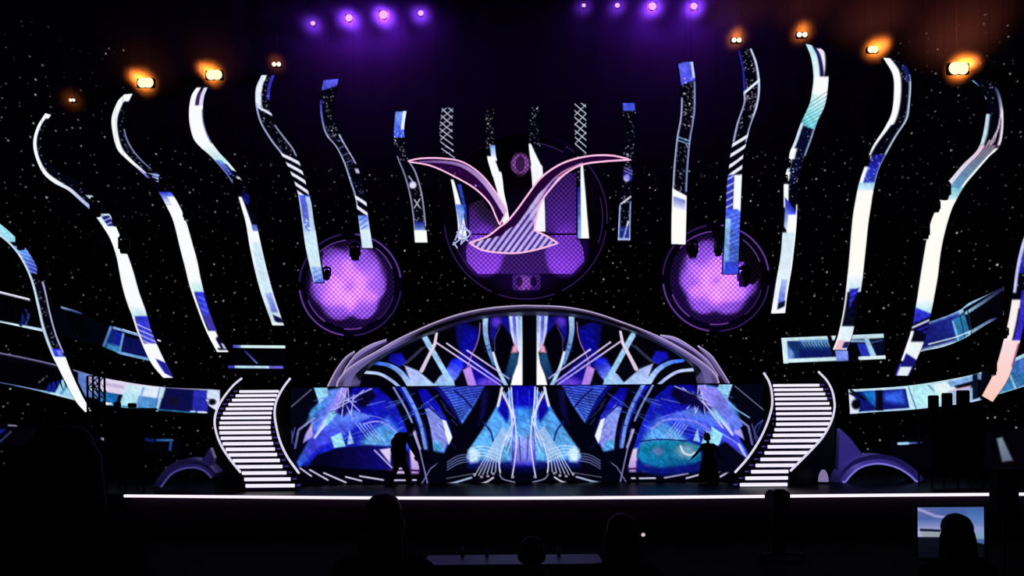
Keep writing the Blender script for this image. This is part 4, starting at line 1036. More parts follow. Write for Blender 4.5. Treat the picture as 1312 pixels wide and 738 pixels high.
def build_stair(data, rails, label, zt):
    ys, ls, rs, ox, oy, sc = data
    n = len(ys)
    P = [(oy + y / sc, ox + l / sc, ox + r / sc) for y, l, r in zip(ys, ls, rs)]
    depth = lambda k: 29.6 - (29.6 - 25.6) * k / (n - 1)     # k = 0 is the top step
    cxm = sum(p[1] + p[2] for p in P) / (2 * n)
    t = thing('curved_staircase', label, 'staircase', 'curved staircases either side of the wide screen', at(cxm, 560, 27.5))
    t.location.z = DECK
    off = Vector(t.location)
    tops = []
    for k, (y, l, r) in enumerate(P):
        Y = depth(k)
        a, b = at(l, y, Y), at(r, y, Y)
        z = (a.z + b.z) / 2
        tops.append((Y, z, a.x, b.x))
    edge = []
    for k, (Y, z, xa, xb) in enumerate(tops):
        zn = tops[k + 1][1] if k + 1 < n else DECK - 0.08
        h = max(0.05, (z - zn) * 0.5)
        ztop = z + 0.055
        w = xb - xa
        st = MB().box(Vector(((xa + xb) / 2, Y + .16, (ztop + DECK) / 2)) - off, (w + .12, .30, ztop - DECK - .004)).build('step', M_NAVY, t)
        MB().bevel_box(Vector(((xa + xb) / 2, Y - .012, z)) - off, (w, .03, .088 if k < 8 else .1), .008).build('step_light', M_WHITE, st)
        edge.append((Y, z, xa, xb))
    yrow = np.array([p[0] for p in P])
    Yrow = np.array([e[0] for e in edge])
    Zrow = np.array([e[1] for e in edge])
    for s, rail in enumerate(rails):
        pts = []
        inner = (s == 1) == (ox < 400)
        for q in spline(rail, 60):
            Y = float(np.interp(q[1] + 6, yrow, Yrow)) - .02
            if inner: Y = min(Y, 27.46)
            pts.append(at(*q, Y))
        MB().tube([p - off for p in pts], 0.034, 8).build('handrail', M_RAIL, t)
        vs, fs = [], []
        for p in pts:
            zb = DECK + .005
            for dy in (0.02, .06):
                vs += [Vector((p.x, p.y + dy, p.z - .02)) - off, Vector((p.x, p.y + dy, zb)) - off]
        for k in range(len(pts) - 1):
            a, b = 4 * k, 4 * k + 4
            fs += [(a, a + 1, b + 1, b), (b + 2, b + 3, a + 3, a + 2), (a, b, b + 2, a + 2)]
        side = MB().add(vs, fs).build('side_panel', M_BLACK, t)
    # small marker lights on the inner face, next to the steps
    for k, (Y, z, xa, xb) in enumerate(tops):
        sx = xa - .12 if ox < 400 and k < 7 else (xb + .12 if ox < 400 else (xb + .1 if k < 4 else xa - .13))
        MB().bevel_box(Vector((sx, Y - .02, z + .01)) - off, (.12, .02, .05), .006).build('marker_light', glow_marker, t)

glow_marker = glow('violet_marker_light', (58, 48, 120), 1.0)

def build_side_arches():
    M_PUR = surf('violet_lacquer', (0.20, 0.15, 0.42), 0.4)
    M_EDGE = glow('violet_edge_light', (120, 112, 210), 1.0)
    M_EDGED = glow('violet_edge_light_dim', (66, 62, 130), 1.0)
    for lab, out, inn, fin, eg in (
        ('violet half-ring arch on the deck to the right of the right staircase', [(1073,622),(1077,607),(1091,592),(1107,585),(1128,582),(1151,587),(1172,601),(1191,622)], [(1080,622),(1091,608),(1105,598),(1126,594),(1149,599),(1167,610),(1178,622)], [(1076,549),(1090,562),(1107,585),(1091,592),(1077,608),(1074,600)], M_EDGE),
        ('dim violet half-ring arch on the deck to the left of the left staircase', [(196,624),(207,606),(222,593),(240,587.5),(256,590),(268,597),(276,606)], [(206,624),(219,608),(233,601),(249,599),(262,603.5),(271,612)], [(269,573.7),(258,591),(270,598),(274,587)], M_EDGED)):
        Yd = 26.7 if eg is M_EDGE else 25.6
        t = thing('ring_arch', lab, 'arch', 'violet half-ring arches on the deck', at(sum(q[0] for q in out) / len(out), 622, Yd))
        t.location.z = DECK
        off = Vector(t.location)
        o_, i_ = spline(out, 50), spline(inn, 50)
        vs, fs = [], []
        for a, b in zip(o_, i_):
            md = (a[0] * .5 + b[0] * .5, a[1] * .5 + b[1] * .5)
            for q, d in ((a, .7), (a, .0), (md, .12), (b, .0), (b, .7)):
                v = at(*q, Yd) + Vector((0, d, 0))
                v.z = max(v.z, DECK + .004)
                vs.append(v - off)
        for k in range(49):
            fs += [(k * 5 + j, k * 5 + (j + 1) % 5, (k + 1) * 5 + (j + 1) % 5, (k + 1) * 5 + j) for j in range(5)]
        fs += [(0, 1, 2, 3, 4), tuple(49 * 5 + j for j in (4, 3, 2, 1, 0))]
        MB().add(vs, fs).build('ring', M_PUR, t, True)
        MB().tube([Vector((v.x, v.y, max(v.z, DECK + .036))) - off for v in (at(*q, Yd - .02) for q in i_)], .028, 6).build('edge_light', eg, t)
        f = [at(*q, Yd + (.35 if eg is M_EDGE else .14)) - off for q in fin]
        MB().prism([(v.x, v.z) for v in f], f[0].y, f[0].y + .25).build('pointed_fin', M_PUR, t)

# ------------------------------------------------------------------ lights
def lamp(kind, loc, energy, col, target=None, size=60, blend=0.5, radius=0.1, name='light'):
    d = bpy.data.lights.new(name, kind)
    d.energy = energy
    d.color = col
    if kind in ('POINT', 'SPOT'):
        d.shadow_soft_size = radius
    if kind == 'SPOT':
        d.spot_size = math.radians(size)
        d.spot_blend = blend
    if kind == 'AREA':
        d.size = radius
    o = bpy.data.objects.new(name, d)
    o.location = loc
    if target is not None:
        o.rotation_euler = (Vector(target) - Vector(loc)).to_track_quat('-Z', 'Y').to_euler()
    COL.objects.link(o)
    return o

def build_discs():
    M_DRUM = surf('violet_black_drum', (0.035, 0.02, 0.06), 0.6)
    M_ARC = glow('violet_ring_light', (96, 56, 140), 1.0)
    M_ARC2 = glow('violet_ring_light_dim', (48, 26, 80), 1.0)
    m, nt, out = new_mat('perforated_screen')
    tc = nt.nodes.new('ShaderNodeTexCoord')
    sp = nt.nodes.new('ShaderNodeSeparateXYZ')
    nt.links.new(tc.outputs['Object'], sp.inputs[0])
    def mt(op, a, b):
        n = nt.nodes.new('ShaderNodeMath'); n.operation = op
        for k, v in enumerate((a, b)):
            if isinstance(v, (int, float)): n.inputs[k].default_value = v
            elif v is not None: nt.links.new(v, n.inputs[k])
        return n.outputs[0]
    pitch = 0.19
    l1 = mt('PINGPONG', mt('ADD', sp.outputs[0], sp.outputs[2]), pitch / 2)
    l2 = mt('PINGPONG', mt('SUBTRACT', sp.outputs[0], sp.outputs[2]), pitch / 2)
    ln = mt('LESS_THAN', mt('MINIMUM', l1, l2), 0.022)
    mx = nt.nodes.new('ShaderNodeMix'); mx.data_type = 'RGBA'
    mx.inputs['A'].default_value = (0.8, 0.74, 0.82, 1)
    mx.inputs['B'].default_value = (0.14, 0.12, 0.17, 1)
    nt.links.new(ln, mx.inputs['Factor'])
    d = nt.nodes.new('ShaderNodeBsdfDiffuse')
    nt.links.new(mx.outputs['Result'], d.inputs[0])
    nt.links.new(d.outputs[0], out.inputs['Surface'])
    M_MESH = m

    def disc(label, cx, cy, rx, Yd, panels, rings):
        t = thing('hanging_disc', label, 'disc', 'purple-lit discs hanging at the back of the stage', at(cx, cy, Yd))
        off = Vector(t.location)
        R = rx * Yd / F
        MB().lathe([(R * .96, .02), (R, .05), (R, .3), (R * .9, .34)], (0, 0, 0), (0, 1, 0), 72).build('drum', M_DRUM, t)
        MB().tube([Vector((R * math.cos(a), 0, R * math.sin(a))) for a in np.linspace(0, 2 * math.pi, 90)[:-1]], .05, 6, True).build('outer_ring', M_DRUM, t)
        for (r, a0, a1, w, mt_) in rings:
            MB().tube([Vector((R * r * math.cos(a), -.05, R * r * math.sin(a))) for a in np.linspace(math.radians(a0), math.radians(a1), 30)], w, 6).build('ring_light', mt_, t)
        for pl in panels:
            v = [at(*q, Yd) - off for q in pl]
            MB().prism([(q.x, q.z) for q in v], -.07, .02).build('perforated_panel', M_MESH, t)
        return t, R
    cap = lambda cx, cy, rx, ry: [(cx + rx * math.cos(a), cy + ry * math.sin(a)) for a in np.linspace(0, 2 * math.pi, 40, endpoint=False)]
    small_rings = [(.97, 100, 176, .03, M_ARC2), (.97, 186, 262, .03, M_ARC), (.97, 274, 352, .028, M_ARC2), (.97, 8, 84, .03, M_ARC), (.85, 20, 55, .028, M_ARC), (.85, 95, 140, .03, M_ARC), (.85, 200, 235, .028, M_ARC), (.85, 262, 285, .025, M_ARC), (.85, 308, 345, .028, M_ARC2)]
    YS = 35.3
    disc('left of two smaller purple-lit discs, behind two LED blades', 449, 365, 67, YS, [cap(449, 364, 57, 57)], small_rings)
    disc('right of two smaller purple-lit discs, behind the blue striped blade', 917, 356.5, 70, 34.92, [cap(917, 356, 59, 59)], small_rings)
    big = [[(692, 222), (738, 222), (738, 299), (684, 299), (684, 240)], [(601, 262), (618, 256), (634, 280), (642, 299), (601, 299)],
           [(603, 301.5), (740, 301.5), (747, 318), (749, 334), (733, 351), (612, 351), (598, 335), (597, 320)]]
    t, R = disc('largest purple-lit disc, behind the bird emblem', 673.5, 279, 107, 35.55, big,
                [(.975, 185, 245, .022, M_ARC2), (.975, 250, 290, .022, M_ARC2), (.975, 296, 350, .02, M_ARC2), (.975, 355, 420, .022, M_ARC2), (.9, 60, 78, .022, M_ARC2), (.9, 200, 225, .02, M_ARC2), (.92, -20, 15, .02, M_ARC2)])
    off = Vector(t.location)
    Yd = 35.55
    # lamp-shaped ornament above and the plate with two oval holes below
    for outer, inner, nm in ((cap(666.5, 211, 12, 16), cap(666.5, 211, 6, 10), 'oval_loop'),):
        vs, fs = [], []
        for q, s in zip(outer, inner):
            a, b = at(*q, Yd) - off, at(*s, Yd) - off
            vs += [a + Vector((0, -.1, 0)), b + Vector((0, -.1, 0)), b, a]
        k = len(outer)
        for i in range(k):
            j = (i + 1) % k
            fs += [(i * 4 + c, i * 4 + (c + 1) % 4, j * 4 + (c + 1) % 4, j * 4 + c) for c in range(4)]
        MB().add(vs, fs).build(nm, M_MESH, t)
    for cx_ in (674.5 - 9, 674.5 + 9):
        outer = [(cx_ + 9 * max(-1, min(1, 1.3 * math.cos(a))), 362 + 10 * max(-1, min(1, 1.3 * math.sin(a)))) for a in np.linspace(0, 2 * math.pi, 32, endpoint=False)]
        inner = [(cx_ + 4 * math.cos(a), 361 + 7 * math.sin(a)) for a in np.linspace(0, 2 * math.pi, 32, endpoint=False)]
        vs, fs = [], []
        for q, s in zip(outer, inner):
            a, b = at(*q, Yd) - off, at(*s, Yd) - off
            vs += [a + Vector((0, -.08, 0)), b + Vector((0, -.08, 0)), b, a]
        for i in range(32):
            j = (i + 1) % 32
            fs += [(i * 4 + c, i * 4 + (c + 1) % 4, j * 4 + (c + 1) % 4, j * 4 + c) for c in range(4)]
        MB().add(vs, fs).build('holed_plate', M_MESH, t)
    v = [at(*q, Yd) - off for q in ((650, 222), (684, 222), (690, 238), (682, 300), (648, 300), (644, 238))]
    MB().prism([(q.x, q.z) for q in v], -.06, .02).build('lamp_neck', M_DRUM, t)
    # added unseen violet spots in front, imitating the discs' inner light
    vio, pnk = (0.34, 0.06, 1.0), (0.72, 0.22, 1.0)
    def disc_fill(px, py, e, c, size, blend=.7, fx=None, fy=None, dist=2.6, Y=YS):
        tgt = at(px, py, Y)
        src = at(fx if fx is not None else px, fy if fy is not None else py + 22, Y - dist)
        lamp('SPOT', src, e, c, tgt, size, blend, .06, 'violet_disc_fill')
    hue = (0.37, 0.125, 1.0)
    for dx, dy0, mir in ((449, 363, 1), (917, 356, -1)):
        Yq = YS if mir == 1 else 34.92
        for ox, oy, e, sz in ((-19, -17, 250, 32), (14, -19, 230, 32), (25, 4, 210, 30), (-27, 9, 210, 30), (-14, 25, 250, 31), (15, 25, 250, 31), (-12, 2, 330, 44), (10, -2, 150, 50)):
            disc_fill(dx + ox * mir, dy0 + oy, e * 1.55, hue, sz, .4, dx + ox * mir * .6, dy0 + 16 + oy * .5, 2.6, Yq)
        disc_fill(dx, dy0, 22, (.2, .02, 1), 100, .4, dx, dy0 + 20, 2.6, Yq)
    disc_fill(620, 332, 480, (0.32, .07, 1), 34, .5, 624, 372, 2.3); disc_fill(724, 332, 480, (0.32, .07, 1), 34, .5, 718, 372, 2.3)
    disc_fill(672, 328, 90, (.22, .04, 1), 66, .7, 672, 374, 2.6); disc_fill(672, 364, 120, pnk, 16, .8, 672, 380, 2.4)
    disc_fill(722, 262, 220, (.26, .05, 1), 44, .7, 742, 330, 2.4); disc_fill(612, 282, 170, (.26, .05, 1), 34, .7, 600, 330, 2.4); disc_fill(667, 208, 110, pnk, 22, .7, 667, 180, 2.2); disc_fill(673, 282, 16, vio, 110, .6, 673, 370, 2.6)

def build_bird():
    Yd = 33.6
    body = [(808,204.6),(785,199.4),(759,199.4),(733,204.6),(712,213.7),(692,229),(676,250),(663,268),(650,283.6),(640,291),(624,303),(601,311)]
    tail = [(601,311),(617,320),(640,323.8),(666,323.8),(692,318.6),(715,311.6)]
    back = [(715,311.6),(699.5,302),(684.5,295)]
    low = [(684.5,295),(686.5,283.6),(693,260),(707,240),(725,222),(746,211),(772,207),(808,204.6)]
    wt = [(520.7,206.7),(539,203),(565,202.8),(591,207),(614,221.5),(632,242),(650,269.4)]
    wb = [(520.7,206.7),(552,212.4),(583,226.6),(609,242),(627,260),(634.7,276),(640,288)]
    t = thing('hanging_bird_sign', 'soaring bird emblem outlined in pink neon hanging before the largest disc', 'sign', None, at(667, 324, Yd))
    off = Vector(t.location)
    B1 = spline(body, 70) + spline(tail, 30)[1:] + spline(back, 8)[1:] + spline(low, 50)[1:]
    W1 = spline(wt, 50) + spline(wb, 50)[::-1]
    def panel(poly, paint, name):
        P = np.array([lv(*q) for q in poly])
        nx, ny = int(np.ptp(P[:, 0]) / .8), int(np.ptp(P[:, 1]) / .8)
        LX, LY = np.meshgrid(np.linspace(P[:, 0].min(), P[:, 0].max(), nx), np.linspace(P[:, 1].min(), P[:, 1].max(), ny))
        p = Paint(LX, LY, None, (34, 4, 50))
        paint(p)
        ins = np.zeros(LX.shape, bool)
        n = len(P)
        for i in range(n):
            x0, y0 = P[i]; x1, y1 = P[(i + 1) % n]
            if y0 != y1:
                ins ^= ((y0 > LY) != (y1 > LY)) & (LX < (x1 - x0) * (LY - y0) / (y1 - y0) + x0)
        o = led_grid(name, grid_world(LX, LY, Yd) - np.array(off), LX, p, t)
        bm = bmesh.new(); bm.from_mesh(o.data)
        keep = ins.ravel()
        bm.verts.ensure_lookup_table()
        bmesh.ops.delete(bm, geom=[v for v in bm.verts if not keep[v.index]], context='VERTS')
        bm.to_mesh(o.data); bm.free()
        c = [at(*q, Yd) - off for q in poly[::2]]
        MB().prism([(v.x, v.z) for v in c], .015, .09).build('back_panel', M_RIB, o)
        return o
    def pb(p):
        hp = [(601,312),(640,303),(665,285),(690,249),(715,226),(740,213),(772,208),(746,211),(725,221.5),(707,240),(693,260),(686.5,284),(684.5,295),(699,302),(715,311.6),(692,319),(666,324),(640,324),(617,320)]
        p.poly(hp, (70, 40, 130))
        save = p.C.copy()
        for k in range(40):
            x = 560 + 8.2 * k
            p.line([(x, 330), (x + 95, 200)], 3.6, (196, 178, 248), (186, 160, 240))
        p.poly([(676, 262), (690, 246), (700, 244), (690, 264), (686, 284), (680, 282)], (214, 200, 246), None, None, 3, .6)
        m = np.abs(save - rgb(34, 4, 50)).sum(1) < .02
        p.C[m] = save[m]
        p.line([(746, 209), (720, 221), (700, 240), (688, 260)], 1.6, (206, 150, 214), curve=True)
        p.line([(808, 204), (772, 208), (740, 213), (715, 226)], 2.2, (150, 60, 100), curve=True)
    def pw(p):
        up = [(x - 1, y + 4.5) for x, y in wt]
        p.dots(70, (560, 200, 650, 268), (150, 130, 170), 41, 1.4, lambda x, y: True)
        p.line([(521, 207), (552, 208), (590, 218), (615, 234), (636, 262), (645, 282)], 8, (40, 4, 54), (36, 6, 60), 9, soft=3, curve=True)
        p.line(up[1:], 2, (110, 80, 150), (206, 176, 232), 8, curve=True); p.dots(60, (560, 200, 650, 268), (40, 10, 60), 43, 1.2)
    panel(B1, pb, 'body_panel'); panel(W1, pw, 'wing_panel')
    MB().tube([at(*q, Yd - .03) - off for q in B1[:-1]], .034, 8, True).build('neon_tube', M_NEON, t, True)
    MB().tube([at(*q, Yd - .02) - off for q in W1[1:-1]], .03, 8, True).build('neon_tube', M_NEON, t, True)
    for px, py in ((560, 203), (785, 200)):
        a = at(px, py, Yd + .05) - off
        MB().tube([a, Vector((a.x, a.y, 23.9 - off.z))], .004, 4).build('suspension_wire', M_RIB, t)
    # crystal-like bundle of short light rods at the tail
    c = thing('hanging_light_cluster', 'small cluster of bluish white light rods at the left tail tip of the bird', 'light', None, at(591, 303, Yd + .3))
    o2 = Vector(c.location)
    rod = glow('bluish_rod_light', (172, 176, 236), 1.0)
    for a, b in (((583, 308), (592, 286)), ((592, 286), (603, 300)), ((603, 300), (590, 313)), ((585, 297), (600, 309)), ((580, 314), (590, 306)), ((594, 290), (591, 312)), ((588, 292), (602, 296)), ((584, 303), (597, 303)), ((581, 310), (586, 318))):
        MB().tube([at(*a, Yd + .3) - o2, at(*b, Yd + .3) - o2], .028, 6).build('rod', rod, c)
    a = at(592, 286, Yd + .3) - o2
    MB().tube([a, Vector((a.x, a.y, 23.9 - o2.z))], .004, 4).build('suspension_wire', M_RIB, c)

def cloth_point(px, py):
    """point of the star cloth behind a direction, and the cloth's outward normal there"""
    c = at(px, py, wall_depth(px, py, BACK))
    n = Vector((2 * 0.03125 * c.x, 1, 0)).normalized()
    return c, n

def build_fixtures(zt):
    # moving heads: black, seen as silhouettes against blades and discs
    def head(loc, s, rot, label):
        t = thing('hanging_moving_light', label, 'stage light', 'black moving lights hanging beside the blades and discs', loc)
        MB().bevel_box((0, 0, .34 * s), (.26 * s, .26 * s, .1 * s), .02 * s).build('base', M_RIB, t)
        y = MB()
        y.box((-.17 * s, 0, .12 * s), (.05 * s, .12 * s, .4 * s)); y.box((.17 * s, 0, .12 * s), (.05 * s, .12 * s, .4 * s)); y.box((0, 0, .31 * s), (.39 * s, .12 * s, .05 * s))
        y.build('yoke', M_RIB, t)
        R = Matrix.Rotation(rot, 3, 'X')
        ax = R @ Vector((0, 0, -1))
        h = MB().lathe([(.06 * s, -.26 * s), (.12 * s, -.22 * s), (.145 * s, -.05 * s), (.15 * s, .12 * s), (.135 * s, .22 * s), (.12 * s, .25 * s)], (0, 0, 0), ax, 20).build('lamp_head', M_RIB, t, True)
        MB().lathe([(.11 * s, 0), (.09 * s, .012 * s)], ax * (.25 * s), ax, 20).build('lens', M_GLASSDK, h)
        MB().tube([Vector((0, 0, .43 * s)), Vector((0, 0, 23.9 - loc.z))], .004, 4).build('hanging_pipe', M_RIB, t)
        return t
    spots = [
        (27, 312, 0, .8, 'black moving light notching the far left LED blade near its top'), (55, 352, 0, .8, 'black moving light at the inner edge of the far left LED blade'),
        (123, 268, 1, .95, 'black moving light hiding the bend of the second LED blade from the left'), (149, 283, 1, .7, 'black moving light just below the bend of the second LED blade'), (159, 316, 1, .9, 'round black moving light biting into the white part of the second LED blade'),
        (209, 235, 2, .7, 'black moving light hiding the bend of the third LED blade from the left'), (240, 276, 2, .75, 'black moving light at the right edge of the third LED blade'),
        (305, 243, 3, .9, 'black moving light hiding the bend of the fourth LED blade from the left'), (325, 268, 3, .75, 'black moving light beside the narrow part of the fourth LED blade'),
        (455, 325, -1, 1.05, 'black moving light before the left disc, just left of the slim blade foot'), (419, 352, -1, .8, 'black moving light before the left disc, right of the striped blade foot'),
        (887, 322, -1, 1.1, 'black moving light before the right disc, below the straight white blade foot'), (920, 322, -1, .8, 'black moving light half hidden behind the blue blade on the right disc'), (953, 357, -1, 1.2, 'large oval black moving light before the right part of the right disc'),
        (1010, 211, 14, .5, 'small black moving light between the white steps of the bent blade'), (1006, 231, 14, .5, 'small black moving light at the bend foot of the bent cyan-topped blade'),
        (1110, 207, 15, .6, 'black moving light at the bend of the third blade from the right'),
        (1211, 247, 16, .85, 'large round black moving light at the bend of the pinkish-fibred blade'), (1200, 266, 16, .6, 'black moving light just below the bend of the pinkish-fibred blade'), (1185, 299, 16, .75, 'black moving light biting into the white edge of the pinkish-fibred blade'),
        (1288, 428, 17, .5, 'black moving light at the left edge of the far right blade, middle'), (1271, 474, 17, .7, 'black moving light at the salmon foot of the far right blade'),
    ]
    for k_, (px, py, bi, s, lab) in enumerate(spots):
        Yd = blade_depth[bi] - (.45, .95, 1.4)[k_ % 3] if bi >= 0 else 34.0
        if px == 920: Yd = 34.25
        head(at(px, py, Yd), s, random.uniform(-.4, .4), lab)

    # violet spotlights along the top
    core = glow('violet_lamp_core', (250, 186, 255), 1.0)
    M_CASE = surf('black_lamp_case', (0.01, 0.01, 0.012), 0.6)
    purple = [(401, 30, .16, 130, 30, 'smallest violet spotlight, leftmost of the eight above the stage'), (447, 23, .25, 620, 700, 'big violet spotlight, second from the left end of the row'), (491, 19, .3, 900, 900, 'brightest violet spotlight, third from the left end of the row'), (539, 17, .2, 230, 160, 'middle-sized violet spotlight, last of the left group of four'),
              (748, 7, .14, 60, 60, 'small violet spotlight, first of the right group of four'), (791, 7, .17, 110, 160, 'small violet spotlight, second of the right group of four'), (836, 8, .27, 560, 800, 'big violet spotlight, third of the right group of four'), (889, 8, .24, 420, 640, 'violet spotlight at the right end of the row, next to the reddish haze')]
    for px, py, r, e1, e2, lab in purple:
        r *= .6
        Yd = wall_depth(px, py, BACK) - .85
        loc = at(px, py, Yd)
        t = thing('ceiling_spotlight', lab, 'stage light', 'violet spotlights in a row above the stage', loc)
        MB().lathe([(r * .4, .2), (r * .8, .17), (r * .95, .08), (r * 1.05, 0), (r * .96, -.0)], (0, 0, 0), (0, 1, 0), 24).build('lamp_case', M_CASE, t, True)
        MB().lathe([(r, -.012), (r * .8, -.04), (r * .3, -.055)], (0, 0, 0), (0, 1, 0), 24).build('lens', core, t, True)
        y = MB(); y.box((-r * 1.15, .15, r * .4), (.03, .06, r * 1.9)); y.box((r * 1.15, .15, r * .4), (.03, .06, r * 1.9)); y.box((0, .15, r * 1.35), (r * 2.4, .06, .03)); y.build('yoke', M_CASE, t)
        MB().tube([Vector((0, .15, r * 1.35)), Vector((0, .15, 23.9 - loc.z))], .004, 4).build('hanging_pipe', M_CASE, t)
        c_, n_ = cloth_point(px, py)  # added unseen spots behind each lamp throw its halo onto the cloth
        lamp('SPOT', c_ - n_ * .42, e1 * 2.3, (0.25, 0.045, 1.0), c_, 128, 1.0, .1, 'violet_halo_fill')
        lamp('SPOT', c_ - n_ * 1.1 + Vector((0, 0, -.3)), e1 * .9, (0.22, 0.02, 1.0), c_ + Vector((0, 0, -.3)), 140, 1.0, .1, 'violet_halo_fill')
        lamp('POINT', at(px, py + 6, Yd - .6), e2 * .26, (0.32, 0.03, 1.0), radius=.3, name='violet_haze_fill')  # added unseen point light standing in for violet haze

    # orange audience blinders above the blade tips
    hot, warm = glow('hot_blinder_core', (255, 236, 180), 1.5), glow('warm_blinder_core', (255, 226, 204), 1.4)
    blind = [(92, 128, 8, .3, (0, 0), 'tiny white blinder, unlit round it, above the second LED blade'), (186, 105.5, 24, 1.0, (-9, -6), 'glowing orange blinder above the hook of the third LED blade'), (274, 95.5, 24, 1.0, (-9, -6), 'glowing orange blinder above the fat white hook of the fourth blade'), (354, 82, 12, .12, (0, -4), 'small whitish blinder above the tip of the striped fifth blade'),
             (944, 51, 13, .35, (0, -8), 'two-cell blinder with a reddish glow, beside the last violet spotlight'), (1028, 44, 14, .5, (0, -8), 'two-cell blinder above the bent cyan-topped blade'), (1119, 63, 16, .85, (9, -5), 'orange blinder with a tail of glow above the white crescent blade'), (1229, 87, 30, 1.5, (10, -4), 'brightest orange blinder, furthest right of all')]
    M_SHELL = surf('black_blinder_case', (0.012, 0.011, 0.01), 0.6)
    for px, py, w, e, gl, lab in blind:
        Yd = wall_depth(px, py, BACK) - .5
        g_ = {92: .02, 186: 1.3, 274: 1.3, 354: .03, 944: .2, 1028: .3, 1119: 1.0, 1229: 2.6}[px]
        loc = at(px, py, Yd)
        t = thing('hanging_blinder_light', lab, 'stage light', 'two-cell blinders above the blade tips', loc)
        W = w * Yd / F
        W *= .9 if e >= .8 else 1
        r = W / (3.3 if e >= .8 else 4.2)
        MB().bevel_box((0, .1, 0), (W * 1.06, .14, W * .54), .02).build('case', M_SHELL, t)
        for sx in (-1, 1):
            MB().lathe([(r, .0), (r * .95, -.03), (r * .5, -.055)], (sx * W * (.17 if e >= .8 else .25), .03, 0), (0, 1, 0), 20).build('lamp_cell', hot if e >= .8 else warm, t, True)
        MB().tube([Vector((0, .16, W * .26)), Vector((0, .16, 23.9 - loc.z))], .004, 4).build('hanging_pipe', M_SHELL, t)
        def cloth_fill(dx, dy, d, e_, cone, col, tilt=0.0, nm='amber_halo_fill', soft=.07):  # added unseen spot that puts a blinder's glow on the cloth
            c_, n_ = cloth_point(px + dx, py + dy)
            lamp('SPOT', c_ - n_ * d, e_, col, c_ + Vector((0, 0, tilt)), cone, 1.0, soft, nm)
        cloth_fill(gl[0] * .3, gl[1] * .3 - 1, .34, 1000 * g_, 126, (1.0, 0.22, 0.02))
        cloth_fill(gl[0] * 1.4, gl[1] * 1.3, .30, 330 * g_, 116, (1.0, 0.2, 0.03))
        if px > 900:  # broad unseen light added in place of brownish haze
            cloth_fill(0, -30, 1.9, 330 * (.5 + .5 * g_), 110, (1.0, 0.2, 0.1), .9, 'amber_haze_fill', .2)
        elif e >= .8:  # fainter unseen light added for the same haze
            cloth_fill(0, -12, 1.3, 60, 110, (1.0, 0.22, 0.06), .4, 'amber_haze_fill', .2)
    # soft violet light on the arch hoods and side rings
    lamp('SPOT', (-2.0, 24.5, 12.5), 8500, (0.6, 0.54, 1.0), (-5.6, 30.3, 4.5), 26, .8, .3, 'hood_light')
    lamp('SPOT', (3.6, 24.5, 12.5), 8500, (0.58, 0.5, 1.0), (6.6, 30.3, 4.6), 26, .8, .3, 'hood_light')
    lamp('SPOT', (0.6, 25.0, 13.0), 160, (0.7, 0.62, 1.0), (0.6, 30.3, 6.6), 40, .8, .3, 'hood_light')
    lamp('SPOT', (9.2, 23.2, 6.5), 800, (0.36, 0.30, 1.0), (11.0, 27, 1.9), 36, .8, .15, 'ring_light_right')
    lamp('SPOT', (-8.6, 22.6, 6.0), 170, (0.36, 0.30, 1.0), (-9.3, 26, 1.7), 36, .8, .15, 'ring_light_left')

# ------------------------------------------------------------------ people
M_SKIN = surf('skin', (0.32, 0.19, 0.14), 0.55, 0, .1, 30)
M_CLOTH = surf('black_clothing', (0.004, 0.004, 0.005), 0.95, 0, .3, 30, .1)
M_TROU = surf('dark_trousers', (0.004, 0.004, 0.006), 0.95, 0, .3, 30, .1)
M_SHOE = surf('black_shoe', (0.008, 0.008, 0.009), 0.5)
M_EYE = surf('eye', (0.3, 0.3, 0.3), 0.2)

def caps_mesh(caps, n=10):
    mb = MB()
    for p, q, r1, r2 in caps:
        p, q = Vector(p), Vector(q)
        d = q - p
        L = d.length
        ax = d.normalized() if L > 1e-6 else Vector((0, 0, 1))
        prof = [(r1 * math.sin(a), -r1 * math.cos(a)) for a in np.linspace(0.15, math.pi / 2, 5)]
        prof += [(r2 * math.cos(a), L + r2 * math.sin(a)) for a in np.linspace(0, math.pi / 2 - .15, 5)]
        mb.lathe(prof, p, ax, n)
    return mb

def remesh(mb, name, voxel, smooth=3):
    me = mesh(name + '_raw', mb.v, mb.f)
    o = bpy.data.objects.new(name + '_raw', me)
    COL.objects.link(o)
    m = o.modifiers.new('r', 'REMESH'); m.mode = 'VOXEL'; m.voxel_size = voxel
    s = o.modifiers.new('s', 'SMOOTH'); s.iterations = smooth; s.factor = .5
    dg = bpy.context.evaluated_depsgraph_get()
    out = bpy.data.meshes.new_from_object(o.evaluated_get(dg))
    out.name = name
    bpy.data.objects.remove(o)
    bpy.data.meshes.remove(me)
    for p in out.polygons:
        p.use_smooth = True
    return out

